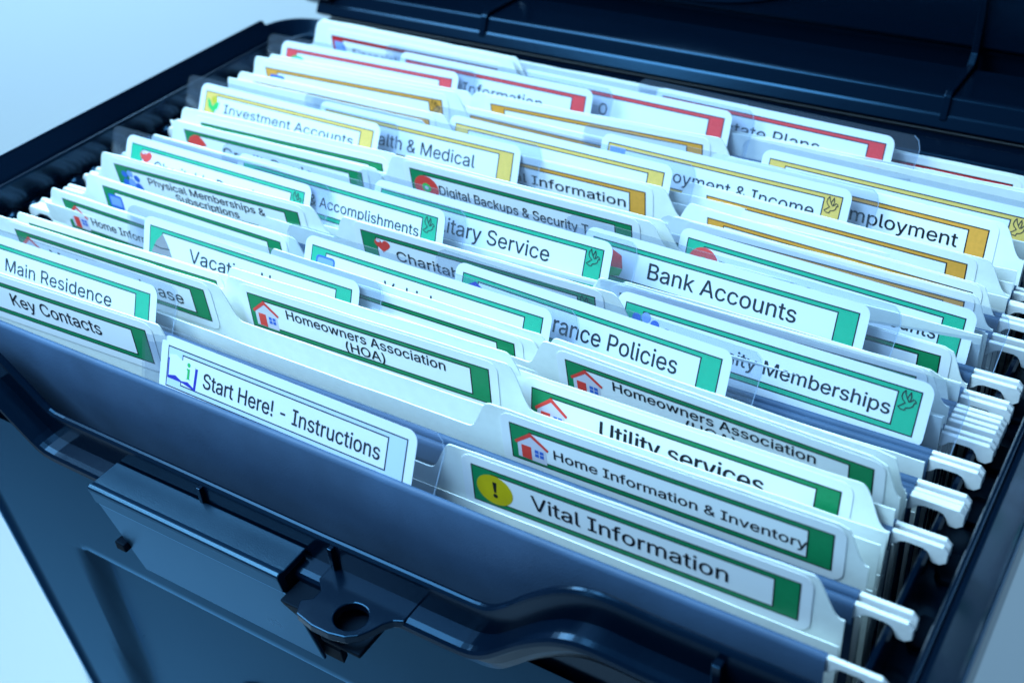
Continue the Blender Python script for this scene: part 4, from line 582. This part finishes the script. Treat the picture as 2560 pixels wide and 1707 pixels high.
# ================================================================== hanging folders
GH = 'hanging folders on the rails of the box'
HANG = [
 # key, label text for the description, front rod y, rear rod y, tab pose (x, y, z, tilt deg, yaw deg) or None, colour, print texts, icon, dove
 ('start', 'tab insert reading Start Here! - Instructions, frontmost in the box', 0.0, 16.7, (-41.4, 6.1, 9.5, 23.8, -0.8), 'paper_pale', [('Start Here! - Instructions', 'plain', 14.1, 74.9, 3.6, 7.8)], 'book', 0),
 ('main', 'green tab insert reading Main Residence', 19.4, 41.4, (-147.8, 21.8, 9.5, 22.8, 1.3), 'green_tab', [('Main Residence', 'plain', 19.6, 67.0, 3.7, 7.8)], 'house', 0),
 ('vac', 'green tab insert reading Vacation Home beside a grey hut icon', 43.6, 54.2, (-94.2, 50.7, 10.5, 21.0, -0.3), 'green_tab', [('Vacation Home', 'plain', 18.0, 66.0, 3.8, 8.0)], 'hut', 0),
 ('veh', 'green tab insert reading Vehicles beside a pale blue icon', 55.5, 57.2, (-36.6, 62.2, 12.1, 23.6, -1.1), 'green_tab', [('Vehicles', 'plain', 28.4, 53.0, 3.3, 7.8)], 'car', 0),
 ('ins', 'green tab insert reading Insurance Policies', 59.2, 69.0, (13.6, 68.3, 12.3, 23.5, -3.0), 'green_tab', [('Insurance Policies', 'plain', 19.6, 70.8, 3.7, 8.4)], 'umbrella', 0),
 ('com', 'green tab insert reading Community Memberships with a dove outline', 71.2, 79.0, (60.8, 79.7, 10.2, 24.3, -1.8), 'green_tab', [('Community Memberships', 'plain', 11.8, 75.9, 3.9, 7.5)], 'people', 1),
 ('char', 'green tab insert reading Charitable Donations beside a red heart', 81.6, 84.7, (-145.0, 90.3, 10.3, 26.3, -0.9), 'green_tab', [('Charitable Donations', 'plain', 12.4, 71.0, 3.5, 7.5)], 'heart', 1),
 ('acc', 'green tab insert reading Awards & Accomplishments with a dove outline', 87.0, 89.4, (-92.5, 92.6, 13.1, 20.8, -1.4), 'green_tab', [('Awards & Accomplishments', 'plain', 11.8, 75.9, 4.0, 7.4)], None, 1),
 ('mil', 'green tab insert reading Military Service with a dove outline', 91.6, 95.4, (-37.6, 98.3, 13.1, 23.0, -1.0), 'green_tab', [('Military Service', 'plain', 18.4, 64.9, 3.7, 8.3)], None, 1),
 ('bank', 'green tab insert reading Bank Accounts', 97.6, 105.2, (36.8, 103.9, 11.4, 21.9, -2.4), 'green_tab', [('Bank Accounts', 'plain', 19.8, 65.8, 3.9, 8.6)], 'stack', 0),
 ('ret', 'green tab insert reading Accounts, beside a red disc icon', 107.6, 122.0, (61.5, 116.0, 10.5, 23.1, -3.7), 'green_tab', [('Personal & Online Accounts', 'plain', 11.2, 76.0, 4.0, 7.5)], 'disc', 0),
 ('inv', 'yellow tab insert reading Investment Accounts beside a green sprout', 126.2, 133.2, (-151.2, 135.5, 10.8, 28.6, -0.5), 'yellow_tab', [('Investment Accounts', 'plain', 10.5, 74.2, 4.6, 8.0)], 'plant', 0),
 ('hea', 'yellow tab insert reading Health & Medical', 135.6, 142.6, (-96.1, 141.4, 11.2, 21.4, -0.3), 'yellow_tab', [('Health & Medical', 'plain', 17.6, 67.6, 3.5, 7.9)], None, 0),
 ('mid', 'yellow tab insert right of Health & Medical, lettering hidden', 144.0, 148.4, (-43.3, 149.1, 12.5, 22.5, -1.2), 'yellow_tab', [], None, 0),
 ('inc', 'yellow tab insert reading Employment & Income with a dove outline', 151.0, 162.0, (12.2, 159.2, 12.1, 23.7, -1.9), 'yellow_tab', [('Employment & Income', 'plain', 12.2, 74.4, 3.8, 7.6)], 'flag', 1),
 ('yel', 'yellow tab insert at the right end of the yellow row', 164.4, 176.5, (64.6, 171.5, 11.5, 22.9, -2.7), 'yellow_tab', [], None, 1),
 ('rai', 'red tab insert with a rainbow icon, back left', 178.6, 181.0, (-152.9, 185.8, 9.3, 25.5, 1.3), 'red_tab', [], 'rainbow', 0),
 ('orm', 'red tab insert reading Information', 183.2, 185.4, (-95.4, 190.2, 11.6, 21.1, -0.8), 'red_tab', [('Information', 'plain', 28.6, 64.6, 3.6, 7.7)], None, 0),
 ('dd', 'red tab insert just left of the Estate Plans tab', 187.4, 189.2, (-42.7, 194.7, 11.8, 23.1, -1.7), 'red_tab', [('O', 'plain', 33.4, 36.8, 3.8, 7.9)], None, 0),
 ('est', 'red tab insert reading Estate Plans', 191.2, 203.4, (12.6, 198.7, 12.3, 22.0, -2.4), 'red_tab', [('Estate Plans', 'plain', 22.2, 60.8, 3.8, 7.9)], None, 0),
]
rng = random.Random(3)
HOOK = [(149.2, -.35), (160.6, -.45), (162.0, -1.9), (162.0, -4.8), (160.6, -6.0), (158.9, -6.0), (158.4, -5.5), (157.9, -4.0), (157.2, -3.0), (156.2, -2.6), (152.6, -2.5), (151.4, -2.9), (150.2, -4.2), (149.2, -4.8)]
def rod_mesh(y, dz):
    mb = MB()
    poly = [(x, z + dz) for x, z in HOOK] + [(-x, z + dz) for x, z in HOOK[::-1]]
    mb.prism(poly, 1, y - .62, y + .62, 'rod')
    return mb
XF = [-149.2 + 298.4 * i / 60 for i in range(61)]
def flap_mesh(y, ymid, sgn, dz, seed, deep=6.5):
    """a flap: paper folded over its rod, then one sheet sloping down to the fold at the bottom"""
    r = random.Random(seed); ph = [r.uniform(0, 6.28) for _ in range(4)]
    mb = MB(); rows = []
    for x in XF:
        wv = .18 * math.sin(x / 31 + ph[0]) + .12 * math.sin(x / 13 + ph[1])
        bz = .10 * math.sin(x / 23 + ph[2]) + dz
        pr = [(sgn * 1.05, -deep), (sgn * 1.08, -1.5), (sgn * .75, -.35), (0, 0), (-sgn * .75, -.35), (-sgn * 1.08, -1.5), (-sgn * 1.10, -10), (-sgn * .9, -16)]
        row = [(x, y + a + wv * min(1, -b / 10), b + bz) for a, b in pr]
        for q in (.25, .55, 1.0):
            row.append((x, lerp(y - sgn * .9, ymid, q) + wv, lerp(-16, -228, q)))
        rows.append(row)
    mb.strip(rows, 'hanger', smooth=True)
    return mb

def tab_outline(v0=-3.6):
    u0, u1 = -10.0, FW + 11.0
    v1 = FH + 4.4
    c = 4.0
    return [(u0 + 1.2, v0), (u1 - 3.5, v0), (u1 - 1.2, v0 + 1.6), (u1, v1 - c), (u1 - 1.0, v1 - 1.2), (u1 - 2.6, v1), (u0 + 2.2, v1), (u0 + .6, v1 - .9), (u0, v1 - 3)]
for key, desc, ya, yb, pose, colr, texts, ic, dv in HANG:
    root = thing('hanging_folder', 'grey hanging folder with ' + desc, 'hanging folder', (0, (ya + yb) / 2, -228), GH)
    O = (0, (ya + yb) / 2, -228)
    dza, dzb = (0.0, rng.uniform(-.5, .2)) if key == 'start' else (rng.uniform(-.4, .3), rng.uniform(-.6, .2))
    ym = (ya + yb) / 2 + (22 if key == 'start' else 0)
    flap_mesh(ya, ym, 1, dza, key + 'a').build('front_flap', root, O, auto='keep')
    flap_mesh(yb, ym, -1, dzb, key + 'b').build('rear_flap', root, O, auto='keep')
    rod_mesh(ya, dza).build('hanging_rod', root, O, bevel=0.25)
    rod_mesh(yb, dzb).build('hanging_rod', root, O, bevel=0.25)
    x, y, z, t, yw = pose; t, yw = math.radians(t), math.radians(yw)
    def mapf(u, v, w, x=x, y=y, z=z, t=t, yw=yw):
        s = v - FH; d = u - FW / 2
        return (x + FW / 2 + d * math.cos(yw) + (math.cos(t) * w) * math.sin(yw), y + d * math.sin(yw) + math.sin(t) * s - math.cos(t) * w * math.cos(yw), z + math.cos(t) * s + math.sin(t) * w)
    # clear tab: two thin walls closed along the top, paper insert between them
    mb = MB(); ol = tab_outline(-1.2 if key == 'start' else -3.6); n = len(ol)
    for w in (.55, -.45):
        mb.add([mapf(u, v, w) for u, v in ol], [tuple(range(n))], 'clear')
    mb.add([mapf(u, v, w) for w in (.55, -.45) for u, v in ol], [(i, i + 1, n + i + 1, n + i) for i in range(5, 8)], 'clear')
    th = .14
    edge = ol[1:6]
    for a, b in zip(edge, edge[1:]):
        l = math.hypot(b[0] - a[0], b[1] - a[1]); ex, ey = (b[1] - a[1]) / l * th, -(b[0] - a[0]) / l * th
        mb.add([mapf(a[0], a[1], .56), mapf(b[0], b[1], .56), mapf(b[0] - ex, b[1] - ey, .56), mapf(a[0] - ex, a[1] - ey, .56)], [(0, 1, 2, 3)], 'clear_edge')
    tab = mb.build('plastic_tab', root, O, auto='keep')
    mb = MB(); label_mesh(mb, make_print(colr, texts, ic, dv), mapf)
    mb.build('tab_insert', tab, O, auto='keep')

# ================================================================== file folders
GF = 'cream file folders inside the hanging folders'
V = 'plain'
HI = [('Home Information & Inventory', V, 12.4, 76.8, 4.2, 7.2)]
HO = [('Homeowners Association', V, 14.2, 68.8, 6.6, 9.7), ('(HOA)', V, 34.9, 48.4, 2.3, 5.4)]
FOLD = [
 # key, description, pose (x, y, z of the frame's top left, tilt, yaw), colour, texts, icon, dove, tab top above frame, blank
 ('key', 'whose green sticker reads Key Contacts, at the front left', (-132.6, 4.9, 11.6, 0.1, 2.4), 'green', [('Key Contacts', V, 26.5, 63.8, 4.4, 8.7)], None, 0, 3.4),
 ('vital', 'whose green sticker reads Vital Information beside a yellow warning disc', (56.6, 9.7, 5.7, -0.8, 1.0), 'green', [('Vital Information', V, 16.6, 66.4, 4.0, 8.4)], 'warn', 0, 3.5),
 ('hinv', 'whose green sticker reads Home Information & Inventory, behind Vital Information', (58.5, 23.9, 8.6, -3.1, 0.5), 'green', HI, 'house', 0, 3.5),
 ('util', 'whose green sticker reads Utility services in bold', (54.5, 40.5, 6.1, 8.0, -0.2), 'green', [('Utility services', V, 20.5, 64.4, 3.8, 8.5, .2, .12)], 'house', 0, 3.6),
 ('hor', 'whose green sticker reads Homeowners Association (HOA), behind Utility services', (59.7, 47.2, 11.2, -7.2, -2.6), 'green', HO, 'house', 0, 3.6),
 ('hoc', 'whose green sticker reads Homeowners Association (HOA), behind the Start Here tab', (-38.3, 35.8, 10.9, -0.2, 1.0), 'green', HO, 'house', 0, 3.4),
 ('mort', 'whose green sticker reads Mortgage or Lease', (-134.9, 30.6, 9.6, -2.4, 1.1), 'green', [('Mortgage or Lease', V, 14.7, 72.5, 3.5, 7.6)], 'house', 0, 3.2),
 ('f7', 'with a thin green line above the Mortgage or Lease sticker', (-138.4, 38.6, 6.9, -0.8, 1.6), 'green', [], None, 0, 2.9),
 ('f8', 'whose green sticker reads Home Information, left of the Vacation Home tab', (-138.5, 51.6, 8.7, -3.0, -0.9), 'green', HI, 'house', 0, 2.9),
 ('f11', 'with a green sticker bar showing right of the Vacation Home tab', (-40.3, 52.1, 8.4, -1.3, -0.3), 'green', [], None, 0, 2.9),
 ('f9', 'with a blue screen icon, just before Physical Memberships & Subscriptions', (-135.8, 66.4, 6.9, -0.7, -0.9), 'green', [], 'monitor', 0, 2.9),
 ('phys', 'whose green sticker reads Physical Memberships & Subscriptions', (-137.9, 76.6, 10.8, -4.6, 1.4), 'green', [('Physical Memberships &', V, 15.4, 68.0, 6.5, 9.3), ('Subscriptions', V, 27.0, 55.5, 2.6, 5.4)], 'people', 0, 3.5),
 ('chc', 'whose green sticker reads Charitable Donations, right of Accomplishments', (-29.1, 76.6, 12.0, -4.3, -0.2), 'green', [('Charitable Donations', V, 13.0, 72.0, 3.8, 7.4)], 'heart', 1, 2.9),
 ('gr3', 'with a green sticker corner showing behind the Community Memberships tab', (57.6, 83.0, 10.9, -0.7, 0.0), 'green', [], None, 0, 2.9),
 ('fl2', 'with a thin green line just above a heart icon', (-129.8, 93.4, 11.3, -0.7, -0.3), 'green', [], None, 0, 2.9),
 ('curl', 'with a plain curled tab, right of the Bank Accounts tab', (60.0, 93.0, 2.6, 3.0, -1.0), None, [], None, 0, 5.2),
 ('gr', 'with a green sticker right of the Bank Accounts tab', (58.6, 104.4, 4.0, 1.2, -1.4), 'green', [], None, 0, 2.9),
 ('dig', 'whose green sticker reads Digital Backups beside a red disc', (-35.7, 111.4, 14.8, -4.5, -0.8), 'green', [('Digital Backups & Security Tools', V, 11.4, 76.0, 4.3, 7.7)], 'disc', 0, 2.9),
 ('fl1', 'with a red pie icon on its green sticker', (-139.0, 111.0, 8.2, -0.7, 1.0), 'green', [('Credit Cards', V, 18.3, 60.0, 4.0, 8.1)], 'pie', 0, 2.9),
 ('gr2', 'with a green corner left of the red disc tab', (54.2, 120.2, 6.2, -0.7, -0.6), 'green', [], None, 0, 2.9),
 ('fl0', 'with a green sticker line just under the Investment Accounts tab', (-134.6, 116.4, 9.7, 0.2, 1.9), 'green', [], None, 0, 4.6),
 ('o4', 'with the lowest thin orange line, above the red disc tab', (57.7, 128.6, 6.2, -0.7, -1.6), 'orange', [], None, 0, 2.9),
 ('o3', 'with the orange sticker just below the grey clip icon', (58.1, 137.2, 5.2, 1.1, -3.9), 'orange', [], None, 0, 2.9),
 ('med', 'whose orange sticker reads Medical Information', (-46.7, 141.4, 8.0, -0.3, -0.1), 'orange', [('Medical Information', V, 13.5, 75.4, 4.6, 8.0)], None, 0, 2.9),
 ('o2', 'with a grey clip icon on its orange sticker', (53.6, 146.8, 7.4, 0.1, -3.1), 'orange', [], 'clip', 0, 2.9),
 ('ol2', 'with an orange sticker, left, just behind Investment Accounts', (-135.6, 146.8, 13.0, -0.7, 0.8), 'orange', [], None, 0, 2.9),
 ('ol1', 'with dove outline on its orange sticker, before the rainbow tab', (-139.7, 159.4, 13.7, -0.7, 2.5), 'orange', [], 'monitor', 1, 3.8),
 ('om2', 'with an orange line in the middle, before the yellow tabs', (-45.8, 161.3, 9.8, -0.7, -1.2), 'orange', [], None, 0, 2.9),
 ('emp', 'whose orange sticker reads Employment', (55.3, 161.6, 11.1, 10.8, -3.3), 'orange', [('Employment', V, 37.5, 74.4, 4.2, 8.4)], None, 0, 2.9),
 ('om1', 'with an orange line in the middle, before the red Information tab', (-40.4, 169.2, 12.8, -1.9, 1.7), 'orange', [], None, 0, 3.3),
 ('fin', 'whose dark red sticker reads Financial beside a blue page', (-135.9, 193.6, 13.9, -0.7, -0.9), 'red', [('Financial Power', V, 10.8, 52.0, 4.0, 7.6)], 'page', 0, 5.0),
 ('redr', 'with a dark red sticker behind the Estate Plans tab', (52.9, 200.2, 5.7, -0.3, -1.4), 'red', [], None, 0, 3.4),
 # plain tabs seen only as edges between the others
 ('veh_b', 'with a plain tab edge crossing the Vehicles tab insert', (-38.0, 53.0, 10.6, -0.5, -0.7), None, [], None, 0, 2.9),
 ('hoc_b', 'with a plain tab edge behind the middle Homeowners Association one', (-41.2, 40.0, 11.4, -0.5, 1.0), None, [], None, 0, 2.9),
 ('hor_b', 'with a plain tab edge behind the right Homeowners Association one', (61.3, 50.0, 11.4, -6.0, -2.6), None, [], None, 0, 2.9),
 ('dig_b', 'with a plain tab edge showing behind the Digital Backups folder', (-33.5, 115.0, 13.6, -4.0, -0.8), None, [], None, 0, 2.9),
 ('ol_b', 'with a plain tab edge stepped left behind the Investment Accounts tab', (-143.3, 144.2, 10.6, -0.7, 0.8), None, [], None, 0, 2.9),
 ('ol_c', 'with a plain tab edge stepped before the rainbow tab', (-138.8, 166.4, 12.5, -0.7, 2.0), None, [], None, 0, 2.9),
 ('back', 'with a plain tab in the middle at the very back', (-43.5, 201.3, 10.4, -0.7, -0.6), None, [], None, 0, 4.0),
 ('fin_b', 'with a plain tab edge behind the Financial folder at the back', (-134.3, 195.6, 13.8, -0.7, -0.9), None, [], None, 0, 5.2),
]

def gflat(d):
    a = abs(d)
    return d if a < 46 else math.copysign(46 + 40 * (1 - math.exp(-(a - 46) / 40)), d)
def folder_map(pose):
    x, y, z, t, yw = pose; t, yw = math.radians(t), math.radians(yw)
    BEND, BL = (-32.0 if pose[3] > 5 else -17.0), 14.0
    def mapf(u, s, w):
        d = u - FW / 2
        if s >= BEND: dy, dz, tt = math.sin(t) * s, math.cos(t) * s, t
        else:
            e = min(BL, BEND - s); k = e / BL
            dy = math.sin(t) * BEND - math.sin(t) * (e - e * k / 2)
            dz = math.cos(t) * BEND - e * (1 - (1 - math.cos(t)) * (1 - k / 2)) - max(0, BEND - s - BL)
            tt = t * (1 - k)
        return (x + FW / 2 + d, y + math.tan(yw) * gflat(d) + dy - math.cos(tt) * w, z + dz + math.sin(tt) * w)
    return mapf

def leaf(mb, mapf, xw0, pose, top, w, th, seed, tabbed, drop=0.0, curl=0.0, sag=0.0):
    """one leaf of a folder as a thin slab; the top edge follows the cut tab"""
    x = pose[0]; r = random.Random(seed); ph = [r.uniform(0, 6.28) for _ in range(3)]
    ul, ur = -149.0 - x, 149.0 - x
    t0, t1 = -4.8, FW + 4.8
    left_edge = t0 - ul < 12; right_edge = ur - t1 < 12
    sh = -6.6 - drop
    SW = 8.5
    def prof_up(d):   # S-rise of the tab side, d = distance inside from the foot
        k = min(1, max(0, d / SW)); return k * k * k * (k * (6 * k - 15) + 10)
    def h(u):
        b = sh - sag * max(0, (u - 60) / 120)
        if tabbed:
            kl = prof_up(u - (max(t0 - SW, ul + .2))) if not left_edge else prof_up((u - ul) * SW / max(2.5, min(SW, t0 - ul + 2)))
            kr = prof_up((t1 + SW) - u) if not right_edge else prof_up((ur - u) * SW / max(3.5, min(SW, ur - t1 + 3.5)))
            b = sh + (top - sh) * min(kl, kr)
        return b + .08 * math.sin(u / 5.3 + ph[0]) + .06 * math.sin(u / 1.9 + ph[1]) + .10 * math.sin(u / 17 + ph[2])
    us = [ul + (ur - ul) * i / 40 for i in range(41)]
    if tabbed:
        for c0, c1 in ((t0 - SW - 1, t0 + 2), (t1 - 2, t1 + SW + 1)):
            us += [c0 + (c1 - c0) * i / 26 for i in range(27)]
    us += [ul + .3, ul + .9, ul + 1.8, ul + 3, ur - .3, ur - .9, ur - 1.8, ur - 3]
    us = sorted(set(round(u, 3) for u in us if ul <= u <= ur))
    zb = -228 - pose[2]
    rowsF, rowsB = [], []
    for u in us:
        ht = h(u)
        ss = [ht] + [ht - k for k in (2.5, 5, 8, 11, 14, 17, 20, 23, 26, 29, 32, 36, 40, 46, 56)] + [zb]
        wc = [curl * max(0, (s - sh) / (top - sh)) ** 2 if curl else 0 for s in ss]
        rowsF.append([mapf(u, s, w + c) for s, c in zip(ss, wc)]); rowsB.append([mapf(u, s, w + c - th) for s, c in zip(ss, wc)])
    n = len(rowsF[0]); m = len(us)
    mb.strip(rowsF, 'folder', smooth=True)
    mb.strip(rowsB, 'folder', smooth=True)
    top_e = [rowsF[i][0] for i in range(m)]; top_b = [rowsB[i][0] for i in range(m)]
    mb.strip([top_e, top_b], 'folder')
    for k in (0, m - 1): mb.strip([rowsF[k], rowsB[k]], 'folder')

for row in FOLD:
    key, desc, pose, colr, texts, ic, dv, top = row
    O = (0, pose[1], -228)
    root = thing('file_folder', 'cream file folder ' + desc, 'file folder', O, GF)
    mf = folder_map(pose)
    mb = MB(); leaf(mb, mf, 0, pose, top, -0.14, 0.32, key, True, drop={'key': 12.0, 'hoc': 3.2, 'mort': 1.5, 'f7': 1.5, 'f11': 5.0, 'veh_b': 5.0}.get(key, 0), curl=1.6 if key == 'curl' else 0, sag=5 if key == 'key' else 0)
    mb.build('back_leaf', root, O, auto='keep')
    mb = MB(); leaf(mb, mf, 0, pose, top, 1.15, 0.32, key + 'f', False, drop=24 if key == 'key' else 15.5, sag=5 if key == 'key' else 0)
    mb.build('front_leaf', root, O, auto='keep')
    if colr:
        mb = MB(); label_mesh(mb, make_print(colr, texts, ic, dv), lambda u, v, w: mf(u, v - FH, w))
        mb.build('sticker', root, O, auto='keep')
